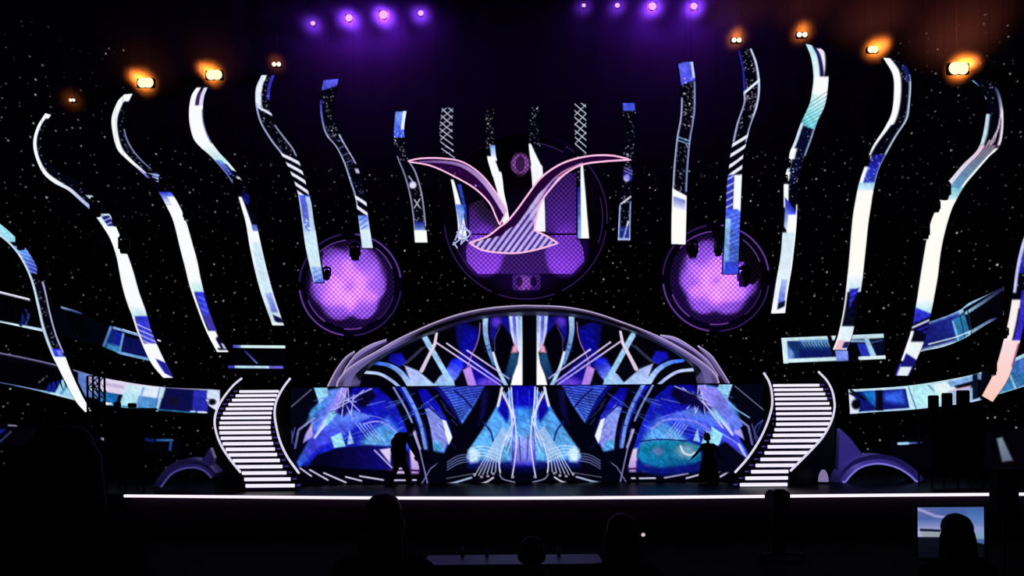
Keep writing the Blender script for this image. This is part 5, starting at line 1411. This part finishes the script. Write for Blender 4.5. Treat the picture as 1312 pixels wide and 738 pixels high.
def hand_caps(w, d, side, curl=.5, s=1.0):
    """palm, four fingers of different lengths and a thumb; w: wrist, d: direction of the hand, side: +1/-1"""
    w, d = Vector(w), Vector(d).normalized()
    lat = d.cross(Vector((0, 0, 1)))
    if lat.length < .3: lat = Vector((0, 1, 0))
    lat = (lat - d * lat.dot(d)).normalized()
    nrm = d.cross(lat).normalized() * side
    caps = []
    k0 = w + d * .09 * s
    for i, (o, l) in enumerate(((-.031, .062), (-.011, .075), (.010, .070), (.030, .055))):
        b = k0 + lat * o * s
        caps.append((w + lat * o * .5 * s, b, .016 * s, .0125 * s))
        m1 = b + (d + nrm * .35 * curl).normalized() * l * .55 * s
        m2 = m1 + (d + nrm * 1.1 * curl).normalized() * l * .5 * s
        caps += [(b, m1, .0105 * s, .0098 * s), (m1, m2, .0095 * s, .0082 * s)]
    tb = w + d * .03 * s - lat * .026 * s
    t1 = tb + (d * .7 - lat * .75 + nrm * .2).normalized() * .04 * s
    caps += [(tb, t1, .014 * s, .012 * s), (t1, t1 + (d - lat * .2 + nrm * .2).normalized() * .032 * s, .011 * s, .009 * s)]
    return caps

def head_caps(c, fwd, s=1.0):
    """head with brow, nose, lips, chin and ears round centre c, looking along fwd"""
    c, f = Vector(c), Vector(fwd).normalized()
    up = Vector((0, 0, 1)); up = (up - f * up.dot(f)).normalized()
    r = f.cross(up)
    P = lambda a, b, h: c + (r * a + f * b + up * h) * s
    return [(P(0, -.022, .035), P(0, .018, .04), .082 * s, .078 * s), (P(0, .02, -.03), P(0, .03, -.075), .062 * s, .042 * s), (P(-.02, .055, -.07), P(.02, .055, -.07), .03 * s, .03 * s),
            (P(0, .088, .012), P(0, .108, -.028), .009 * s, .014 * s), (P(-.035, .076, .028), P(.035, .076, .028), .014 * s, .014 * s), (P(-.018, .086, -.052), P(.018, .086, -.052), .009 * s, .009 * s),
            (P(-.079, -.01, .015), P(-.083, -.018, -.025), .014 * s, .010 * s), (P(.079, -.01, .015), P(.083, -.018, -.025), .014 * s, .010 * s)]

def person(name, label, loc, rotz, parts, hair, hair_mat, face, group=None, extra_hair_name='hair'):
    """parts: list of (capsules, material index); hair: capsules of the hair"""
    t = thing(name, label, 'person', group, loc)
    t.rotation_euler = (0, 0, rotz)
    allc, idx = [], []
    for caps, mi in parts:
        for c in caps:
            allc.append(c); idx.append(mi)
    me = remesh(caps_mesh(allc), 'body', .008, 2)
    cen = np.zeros(len(me.polygons) * 3)
    me.polygons.foreach_get('center', cen)
    cen = cen.reshape(-1, 3)
    best = np.full(len(cen), 1e9); mi_ = np.zeros(len(cen), np.int32)
    for (p, q, r1, r2), k in zip(allc, idx):
        p, q = np.array(p, float), np.array(q, float)
        d = q - p
        L2 = d @ d + 1e-12
        u = np.clip(((cen - p) @ d) / L2, 0, 1)
        dist = np.linalg.norm(cen - p - u[:, None] * d, axis=1) - (r1 + (r2 - r1) * u)
        w = dist < best - (0.004 if k == 1 else 0)
        best = np.where(w, dist, best); mi_ = np.where(w, k, mi_)
    obj('body', me, [M_CLOTH, M_SKIN, M_TROU, M_SHOE], t)
    me.polygons.foreach_set('material_index', mi_)
    hm = remesh(caps_mesh(hair), 'hair', .011, 3)
    obj(extra_hair_name, hm, hair_mat, t)
    c, f = face
    c, f = Vector(c), Vector(f).normalized()
    up = Vector((0, 0, 1)); up = (up - f * up.dot(f)).normalized(); r = f.cross(up)
    for sd in (-1, 1):
        MB().lathe([(.004, -.011), (.011, -.004), (.011, .004), (.004, .011)], c + r * .03 * sd + f * .082 + up * .008, f, 12).build('eye', M_EYE, t, True)
    return t

def standing(H, loc, label, hair_kind, hair_mat, turn=0.0, wide=1.0, arm=0.0):
    """an audience member standing with the back to the camera (facing +Y)"""
    k = H / 1.75
    S = lambda *v: tuple(a * k for a in v)
    C = lambda p, q, a, b: (S(*p), S(*q), a * k, b * k)
    w = wide
    torso = [C((-.085 * w, 0, .95), (.085 * w, 0, .95), .12, .12), C((-.06 * w, 0, 1.12), (.06 * w, 0, 1.12), .115, .115), C((-.09 * w, 0, 1.28), (.09 * w, 0, 1.28), .125, .125), C((-.15 * w, 0, 1.41), (.15 * w, 0, 1.41), .07, .07), C((-.06, 0, 1.45), (.06, 0, 1.45), .06, .06), C((0, 0, 1.0), (0, 0, 1.35), .12, .13)]
    sl = []
    for s in (-1, 1):
        sl += [C((.19 * w * s, 0, 1.40), (.24 * w * s, -.03, 1.14), .056, .045), C((.24 * w * s, -.03, 1.14), (.235 * w * s, .05 + arm, .93), .045, .034)]
    skin = [C((0, 0, 1.44), (0, .012, 1.56), .056, .054)]
    for s in (-1, 1):
        skin += hand_caps(S(.235 * w * s, .05 + arm, .92), (0, .15, -1), s, .6, k)
        skin.append(C((.235 * w * s, .045 + arm, .95), (.235 * w * s, .05 + arm, .90), .028, .026))
    hd = Vector(S(0, .02, 1.63)); f = (math.sin(turn), math.cos(turn), 0)
    skin += head_caps(hd, f, k)
    legs, shoes = [], []
    for s in (-1, 1):
        legs += [C((.09 * s, 0, .92), (.10 * s, .02, .50), .088, .06), C((.10 * s, .02, .50), (.10 * s, -.02, .10), .06, .042)]
        shoes += [C((.10 * s, -.03, .05), (.115 * s, .13, .04), .045, .036)]
    c = hd
    fv = Vector(f); r = fv.cross(Vector((0, 0, 1)))
    P = lambda a, b, h: tuple(c + (r * a + fv * b + Vector((0, 0, h))) * k)
    hair = [(P(0, -.03, .05), P(0, .0, .055), .094 * k, .09 * k), (P(-.045, -.03, 0), P(.045, -.03, 0), .062 * k, .062 * k)]
    if hair_kind == 'long':
        hair += [(P(-.045, -.055, -.02), P(-.07, -.075, -.26), .055 * k, .045 * k), (P(.045, -.055, -.02), P(.07, -.075, -.26), .055 * k, .045 * k), (P(0, -.07, -.02), P(0, -.09, -.28), .06 * k, .05 * k), (P(-.075, -.01, .0), P(-.095, -.02, -.2), .03 * k, .028 * k), (P(.075, -.01, .0), P(.095, -.02, -.2), .03 * k, .028 * k)]
    elif hair_kind == 'bushy':
        hair += [(P(-.06, -.03, .03), P(-.09, -.05, -.12), .075 * k, .07 * k), (P(.06, -.03, .03), P(.09, -.05, -.12), .075 * k, .07 * k), (P(0, -.06, .04), P(0, -.09, -.16), .085 * k, .08 * k), (P(-.03, -.02, .08), P(.03, -.02, .08), .075 * k, .075 * k)]
    else:
        hair += [(P(-.03, -.06, -.03), P(.03, -.06, -.03), .045 * k, .045 * k)]
    return person('person', label, loc, 0, [(torso + sl, 0), (skin, 1), (legs, 2), (shoes, 3)], hair, hair_mat, (hd, f))

def build_people():
    dk = surf('dark_hair', (0.004, 0.003, 0.003), 0.7, 0, .3, 60, .2)
    br = surf('reddish_brown_hair', (0.02, 0.006, 0.006), 0.6, 0, .3, 60, .25)
    def top(px, py, Y):
        return at(px, py, Y)
    def aud(px, ytop, Y, floor, label, kind, mat, **kw):
        p = at(px, ytop, Y)
        H = (p.z - floor) / (1.80 / 1.75) if kind != 'bushy' else (p.z - floor) / (1.81 / 1.75)
        standing(H, Vector((p.x, Y, floor)), label, kind, mat, **kw)
    aud(80, 534, 2.86, 1.76, 'large dark person seen from behind at the left edge, bushy hair, nearest the camera', 'bushy', dk, wide=1.12)
    aud(491, 624, 4.2, 1.33, 'long-haired person seen from behind whose head breaks the stage edge light', 'long', br, turn=.1)
    aud(681, 682, 5.6, 1.15, 'shorter dark person seen from behind, low in the middle of the photo', 'short', dk)
    t_px, t_Y = 796, 4.7
    aud(t_px, 651, t_Y, 1.33, 'reddish-haired person seen from behind, a tiny bright earring at the right ear', 'long', br, turn=-.15)
    aud(1226, 652, 5.3, 1.15, 'dark person seen from behind standing in front of the glowing monitor', 'long', dk)
    e = thing('earring', 'tiny bright earring on the reddish-haired person in the audience', 'earring', None, at(824, 685, t_Y + .05))
    MB().tube([Vector((.012 * math.cos(a), 0, .012 * math.sin(a))) for a in np.linspace(0, 2 * math.pi, 20)[:-1]], .003, 6, True).build('hoop', surf('silver', (.8, .8, .8), .2, 1.0), e, True)
    MB().lathe([(.002, -.009), (.009, -.003), (.009, .003), (.002, .009)], (0, -.004, 0), (0, 1, 0), 12).build('stone', glow('stone_glint_glow', (226, 214, 216), .9), e)  # glint put into the material: the stone glows by itself

    # two performers on the stage, in the dark against the screen
    m = 27.1
    px2 = m / F
    p0 = at(513, 616, m)
    # stooping man walking to the right: local +Y is his heading
    tor = [((-.13, -.05, .86), (.13, -.05, .86), .17, .17), ((-.13, -.08, 1.08), (.13, -.08, 1.08), .18, .18), ((-.15, -.05, 1.30), (.15, -.05, 1.30), .19, .19), ((-.15, .05, 1.47), (.15, .05, 1.47), .15, .14), ((-.19, .12, 1.52), (.19, .12, 1.52), .095, .095), ((0, -.04, .75), (0, .0, 1.42), .2, .21), ((-.12, -.02, .68), (.12, .0, .68), .14, .14)]
    slv, sk = [], [((0, .18, 1.52), (0, .30, 1.63), .06, .058)]
    for s, hy in ((1, .40), (-1, .30)):
        slv += [((.25 * s, .12, 1.50), (.31 * s, .22, 1.20), .078, .062), ((.31 * s, .22, 1.20), (.26 * s, hy, .92), .062, .042)]
        sk += hand_caps((.26 * s, hy, .90), (0, .15, -1), s, .7, 1.05) + [((.26 * s, hy, .94), (.26 * s, hy, .88), .03, .027)]
    hd = Vector((0, .37, 1.70)); f = (0, 1, -.35)
    sk += head_caps(hd, f, 1.06)
    leg = [((.12, .03, .72), (.20, .14, .42), .125, .085), ((.20, .14, .42), (.22, .16, .11), .085, .062), ((-.12, -.03, .72), (-.20, -.10, .42), .125, .085), ((-.20, -.10, .42), (-.22, -.20, .12), .085, .062)]
    sho = [((.22, .15, .062), (.25, .33, .05), .058, .045), ((-.22, -.20, .062), (-.24, -.03, .05), .058, .045)]
    hair = [((0, .33, 1.75), (0, .37, 1.765), .098, .094), ((-.03, .29, 1.71), (.03, .29, 1.71), .07, .07)]
    person('person', 'dark figure stooping and walking to the right across the stage before the screen', (p0.x, m, DECK), -math.pi * .34, [(tor + slv, 0), (sk, 1), (leg, 2), (sho, 3)], hair, dk, (hd, f), 'performers on the dark stage')
    p1 = at(908, 616, 27.0)
    u = 27.0 / F
    # woman in a long dress, arms held out low; seen from behind, head turned to the left (local +Y away from camera)
    X = lambda px: (px - 908) * u
    Z = lambda py: (618.9 - py) * u
    tor = [((-.09, 0, Z(588)), (.09, 0, Z(588)), .115, .115), ((-.06, 0, Z(579)), (.06, 0, Z(579)), .11, .11), ((-.09, 0, Z(573.5)), (.1, 0, Z(573.5)), .105, .105), ((-.13, 0, Z(570)), (.14, 0, Z(570.5)), .062, .062), ((0, 0, Z(592)), (0, 0, Z(574)), .12, .11)]
    skirt = [((0, 0, Z(590)), (0, .0, .24), .17, .22), ((-.1, 0, Z(592)), (-.19, 0, .15), .13, .135), ((.1, 0, Z(592)), (.21, 0, .15), .13, .135), ((0, .08, Z(592)), (0, .14, .15), .13, .13), ((0, -.06, Z(592)), (0, -.13, .15), .13, .13)]
    slv = [((-.16, 0, Z(570.5)), (X(895), .05, Z(579)), .055, .044), ((X(895), .05, Z(579)), (X(888), .02, Z(586)), .044, .034), ((.17, 0, Z(571)), (X(919), -.04, Z(577)), .055, .045), ((X(919), -.04, Z(577)), (X(923), .06, Z(588)), .045, .034)]
    sk = [((0, 0, Z(571)), (X(907), .0, Z(563)), .05, .048)] + hand_caps((X(887.4), .02, Z(586.6)), (-.7, 0, -.7), -1, .5) + hand_caps((X(923), .06, Z(588.6)), (.1, .2, -1), 1, .5)
    sk += [((X(888.6), .02, Z(585.4)), (X(887), .02, Z(587)), .028, .026), ((X(923), .06, Z(587)), (X(923), .06, Z(589)), .028, .026)]
    hd = Vector((X(905.6), 0, Z(559.8))); f = (-1, .25, 0)
    sk += head_caps(hd, f, .95)
    sho = [((-.09, -.02, .05), (-.1, .12, .04), .045, .034), ((.09, -.02, .05), (.1, .12, .04), .045, .034)]
    hair = [(tuple(hd + Vector((.02, 0, .045))), tuple(hd + Vector((.0, 0, .05))), .09, .086), (tuple(hd + Vector((.06, 0, .0))), tuple(hd + Vector((.08, 0, -.05))), .06, .05), (tuple(hd + Vector((-.03, 0, .12))), tuple(hd + Vector((-.05, 0, .17))), .028, .018)]
    person('person', 'dark figure in a long dress, arm held out low, before the teal screen part', (p1.x, 27.0, DECK), 0, [(tor + slv, 0), (skirt, 2), (sk, 1), (sho, 3)], hair, dk, (hd, f), 'performers on the dark stage')

# ------------------------------------------------------------------ things in the dark in front of and beside the stage
def build_front(zt):
    # monitor on a stand
    Yd = 12.0
    a, b = at(1175, 650, Yd), at(1261, 714, Yd)
    cx, cz, w, h = (a.x + b.x) / 2, (a.z + b.z) / 2, b.x - a.x, a.z - b.z
    t = thing('monitor', 'glowing monitor on a stand showing a pale blue sky, partly behind a dark head', 'monitor', None, (cx, Yd, 0))
    LX, LY = np.meshgrid(np.linspace(*[CX + x * F / Yd for x in (cx - w / 2, cx + w / 2)], 110), np.linspace(*[CY + (EYE - z) * F / Yd for z in (cz + h / 2, cz - h / 2)], 80))
    p = Paint(LX, LY, None, (60, 84, 140))
    p.poly([(1160, 640), (1280, 640), (1280, 720), (1160, 720)], (92, 104, 160), (70, 96, 160), ((1180, 650), (1200, 666)), 1)
    p.poly([(1160, 662), (1280, 662), (1280, 690), (1160, 690)], (72, 100, 166), (172, 170, 214), ((1200, 664), (1200, 682)), 2); p.line([(1176, 652), (1198, 661), (1212, 663)], 3, (170, 164, 222), soft=3); p.line([(1180, 679), (1204, 680)], 3.4, (24, 28, 50)); p.poly([(1180, 682), (1270, 682), (1270, 688), (1182, 688)], (150, 158, 164), soft=2.5)
    p.poly([(1160, 688), (1222, 688), (1222, 722), (1160, 722)], (14, 14, 30), (10, 10, 20), ((1190, 690), (1190, 712))); p.poly([(1238, 652), (1266, 655), (1266, 676), (1240, 670)], (64, 106, 170), (100, 130, 190), ((1250, 655), (1250, 672)), 3); p.poly([(1240, 674), (1266, 676), (1266, 690), (1246, 690)], (140, 146, 210), (120, 160, 180), ((1255, 676), (1255, 690)), 3); p.poly([(1236, 692), (1266, 698), (1270, 722), (1230, 722)], (10, 12, 18))
    led_grid('screen_face', grid_world(LX, LY, Yd) - np.array((cx, Yd, 0)), LX, p, t, streaky=False)
    fr = MB()
    for c, d in (((0, .01, cz + h / 2 + .02), (w + .08, .05, .04)), ((0, .01, cz - h / 2 - .02), (w + .08, .05, .04)), ((-w / 2 - .02, .01, cz), (.04, .05, h)), ((w / 2 + .02, .01, cz), (.04, .05, h)), ((0, .035, cz), (w, .04, h))):
        fr.box(c, d)
    fr.build('frame', M_BLACK, t)
    MB().tube([Vector((0, .1, .04)), Vector((0, .1, cz))], .035, 10).box((0, .08, cz), (.2, .06, .2)).build('stand_pole', M_BLACK, t)
    MB().bevel_box((0, .1, .02), (.7, .5, .04), .01).build('base', M_BLACK, t)
    # broadcast camera on a pedestal in front of the stage, hiding a bit of the edge light
    Yc = 20.0
    c = at(997, 634, Yc)
    t = thing('pedestal_camera', 'black camera on a pedestal standing before the foot of the right staircase', 'camera', None, (c.x, Yc, 0))
    z = at(997, 628, Yc).z
    MB().bevel_box((0, 0, z - .2), (.37, .62, .38), .03).build('camera_body', M_RIB, t)
    MB().lathe([(.10, 0), (.105, .12), (.12, .3), (.125, .34)], (0, .3, z - .2), (0, 1, 0), 24).build('lens_barrel', M_RIB, t, True)
    MB().bevel_box((0, -.16, z - .0), (.2, .2, .07), .015).build('viewfinder', M_RIB, t)
    MB().tube([Vector((0, 0, .14)), Vector((0, 0, z - .44))], .15, 20).build('pedestal_column', M_RIB, t)
    MB().bevel_box((0, 0, z - .43), (.22, .3, .1), .02).build('pan_head', M_RIB, t)
    for k in range(3):
        a_ = math.pi / 2 + k * 2 * math.pi / 3
        MB().box((.3 * math.cos(a_), .3 * math.sin(a_), .13), (.5, .09, .07), Matrix.Rotation(a_, 3, 'Z')).lathe([(.05, -.04), (.06, 0), (.05, .04)], (.52 * math.cos(a_), .52 * math.sin(a_), .061), (-math.sin(a_), math.cos(a_), 0), 14).build('wheeled_foot', M_RIB, t)
    # loudspeaker on a stand, near the right edge
    Ys = 13.0
    a, b = at(1273, 600, Ys), at(1299, 600, Ys)
    t = thing('loudspeaker', 'black loudspeaker on a pole near the right photo edge, interrupting the stage edge light', 'loudspeaker', None, ((a.x + b.x) / 2, Ys, 0))
    w, zt2 = b.x - a.x, a.z
    MB().bevel_box((0, 0, zt2 - .36), (w, .3, .72), .025).build('cabinet', M_RIB, t)
    MB().lathe([(.11, 0), (.10, -.012), (.03, -.03)], (0, -.15, zt2 - .5), (0, 1, 0), 24).build('woofer', M_BLACK, t, True)
    MB().lathe([(.045, 0), (.04, -.01)], (0, -.15, zt2 - .17), (0, 1, 0), 20).build('tweeter', M_BLACK, t, True)
    MB().tube([Vector((0, 0, .35)), Vector((0, 0, zt2 - .72))], .022, 10).build('pole', M_BLACK, t)
    for k in range(3):
        a_ = math.pi / 2 + k * 2 * math.pi / 3
        MB().tube([Vector((0, 0, .75)), Vector((.5 * math.cos(a_), .5 * math.sin(a_), .018))], .016, 8).build('leg', M_BLACK, t)
    # long table at the front of the hall with violet light on it
    Yt = 15.6
    zt_ = .80
    xa, xb = at(545, 716, Yt).x, at(770, 716, Yt).x
    t = thing('judges_table', 'long dark table in front of the stage with a faint violet sheen', 'table', None, ((xa + xb) / 2, Yt, 0))
    M_TAB = surf('violet_black_tabletop', (0.10, 0.05, 0.12), 0.5)
    MB().bevel_box((0, 0, zt_ - .03), (xb - xa, 1.0, .06), .012).build('tabletop', M_TAB, t)
    MB().box((0, .42, .38), (xb - xa - .2, .04, .7)).build('modesty_panel', M_BLACK, t)
    for sx in (-1, 1):
        for sy in (-1, 1):
            MB().box((sx * ((xb - xa) / 2 - .12), sy * .36, .385), (.07, .07, .77)).build('leg', M_BLACK, t)
    M_BOT = surf('frosted_violet_plastic', (0.5, 0.36, 0.62), 0.3)
    for px, hgt, lab in ((592.5, .21, 'water bottle on the long dark table, leftmost and brightest of its three small bottles'), (624, .14, 'second, dimmer bottle on the long dark table'), (716, .15, 'small bottle at the right part of the long dark table')):
        q = at(px, 709, Yt + .3)
        bt = thing('bottle', lab, 'bottle', 'bottles on the long table', (q.x, Yt + .3, zt_ + .001))
        MB().lathe([(.03, 0), (.034, .01), (.034, hgt * .6), (.028, hgt * .72), (.013, hgt * .82), (.013, hgt * .9)], (0, 0, 0), (0, 0, 1), 18).build('body', M_BOT, bt, True)
        MB().lathe([(.015, hgt * .9), (.015, hgt), (.01, hgt + .004)], (0, 0, 0), (0, 0, 1), 14).build('cap', M_BOT, bt)
    lamp('SPOT', ((xa + xb) / 2 - .5, 16.5, 6.0), 6, (.5, .06, 1.0), ((xa + xb) / 2 - .3, Yt, .8), 34, .8, .1, 'table_light')
    # dark scaffolds at both ends of the stage, with black lamp boxes on top
    def scaffold(x0, x1, ytop, Y, label):
        a, b = at(x0, ytop, Y), at(x1, ytop, Y)
        z = (a.z + b.z) / 2
        t = thing('scaffold_tower', label, 'scaffold', None, ((a.x + b.x) / 2, Y, DECK))
        w = b.x - a.x
        hz = z - DECK
        MB().box((0, .4, hz - .04), (w, .9, .08)).build('platform', M_RIB, t)
        for sx in (-1, 0, 1):
            for sy in (0, .8):
                MB().tube([Vector((sx * (w / 2 - .05), sy, 0.004)), Vector((sx * (w / 2 - .05), sy, hz - .08))], .03, 8).build('upright', M_RIB, t)
        for s in (-1, 1):
            MB().tube([Vector((0, 0, .1)), Vector((s * (w / 2 - .05), 0, hz - .2))], .02, 6).build('brace', M_RIB, t)
        MB().box((0, .03, hz * .55), (w - .1, .03, hz * .8)).build('black_cover', M_RIB, t)
        return z
    def box_on(px0, px1, ytop, Y, zb, label):
        a, b = at(px0, ytop, Y), at(px1, ytop, Y)
        t = thing('equipment_case', label, 'case', 'black boxes standing on the scaffolds', ((a.x + b.x) / 2, Y + .08, zb + .002))
        h = (a.z + b.z) / 2 - zb
        w = b.x - a.x
        MB().bevel_box((0, 0, h / 2), (w, .15, h), .02).build('case_body', M_RIB, t)
        MB().box((0, -.08, h * .6), (w * .5, .02, .03)).build('handle', M_BLACK, t)
    zl = scaffold(134, 186, 523, 25.6, 'dark scaffold at the left end of the stage below the broad pale blue ribbon')
    box_on(145, 152.5, 515, 25.6, zl, 'small black box on the left scaffold, left one of two'); box_on(163, 172.5, 516.5, 25.6, zl, 'small black box on the left scaffold, right one of two')
    zr = scaffold(1191, 1262, 524, 25.2, 'dark scaffold at the right end of the stage carrying three black boxes')
    box_on(1191.5, 1203.5, 506.5, 25.2, zr, 'black box on the right scaffold, nearest the stairs'); box_on(1209, 1221, 503.5, 25.2, zr, 'black box in the middle of the right scaffold'); box_on(1228, 1243, 500, 25.2, zr, 'black box on the right scaffold, furthest right of three')
    # lattice mast on the left scaffold side
    a, b = at(112, 482, 25.0), at(127, 482, 25.0)
    t = thing('lattice_mast', 'thin black lattice mast standing before the pale end of the left ribbon', 'mast', None, ((a.x + b.x) / 2, 25.0, DECK + .004))
    w, hz = b.x - a.x, a.z - DECK
    for sx in (-1, 1):
        for sy in (0, w):
            MB().tube([Vector((sx * w / 2, sy, .004)), Vector((sx * w / 2, sy, hz))], .032, 8).build('chord', M_RIB, t)
    n = int(hz / w)
    lat, rear = MB(), MB()
    for k in range(n):
        z0, z1 = max(.04, k * hz / n), (k + 1) * hz / n
        s = 1 if k % 2 else -1
        lat.tube([Vector((-s * w / 2, 0, z0)), Vector((s * w / 2, 0, z1))], .018, 6)
        rear.tube([Vector((-s * w / 2, w, z0)), Vector((s * w / 2, w, z1))], .018, 6)
        lat.tube([Vector((-w / 2, 0, z1)), Vector((w / 2, 0, z1))], .016, 6)
    lat.build('lattice_bracing', M_RIB, t)
    rear.build('lattice_bracing', M_RIB, t)
    # footlight dome between right stairs and ring arch
    q = at(1055, 618.5, 26.5)
    t = thing('floor_lamp_dome', 'small grey lilac dome lamp on the deck between the right staircase and ring arch', 'lamp', None, (q.x, 26.5, DECK + .003))
    R = .15
    MB().lathe([(R * 1.1, 0), (R * 1.1, .05), (R, .06)], (0, 0, 0), (0, 0, 1), 24).build('base', M_BLACK, t)
    MB().lathe([(R * math.cos(a_), .06 + .36 * math.sin(a_)) for a_ in np.linspace(0, 1.5, 9)], (0, 0, 0), (0, 0, 1), 24).build('dome', glow('lilac_dome_light', (126, 116, 158), 1.0), t, True)

# ------------------------------------------------------------------ camera, world, render look
def build_camera():
    cam = bpy.data.cameras.new('camera')
    cam.sensor_fit = 'HORIZONTAL'
    cam.sensor_width = 36.0
    cam.lens = F * 36.0 / 1312.0
    cam.shift_x = 0.0
    cam.shift_y = (CY - 369.0) / 1312.0
    cam.clip_start = 0.1
    cam.clip_end = 200
    o = bpy.data.objects.new('camera', cam)
    m = Matrix(((RC, RS, 0, 0), (0, 0, -1, 0), (-RS, RC, 0, EYE), (0, 0, 0, 1)))
    o.matrix_world = m
    COL.objects.link(o)
    SC.camera = o
    w = bpy.data.worlds.new('dark_hall')
    w.use_nodes = True
    w.node_tree.nodes['Background'].inputs[0].default_value = (0.30, 0.2, 0.55, 1)
    w.node_tree.nodes['Background'].inputs[1].default_value = 0.01
    SC.world = w
    SC.view_settings.view_transform = 'Standard'
    try: SC.view_settings.look = 'None'
    except Exception: pass
    SC.view_settings.exposure = 0.0
    SC.view_settings.gamma = 1.0
    SC.view_settings.use_curve_mapping = False
    SC.cycles.use_denoising = True
    SC.cycles.max_bounces = 4

build_hall()
build_star_curtain()
build_blades()
ZT = build_screens()
build_arch(ZT)
build_ribbons()
build_stage()
build_stair(ST_L, [RAIL_LL, RAIL_LR], 'curved staircase with white glowing steps left of the wide screen', ZT)
build_stair(ST_R, [RAIL_RL, RAIL_RR], 'curved staircase with white glowing steps right of the wide screen', ZT)
build_side_arches()
build_discs()
build_bird()
build_fixtures(ZT)
build_people()
build_front(ZT)
build_camera()
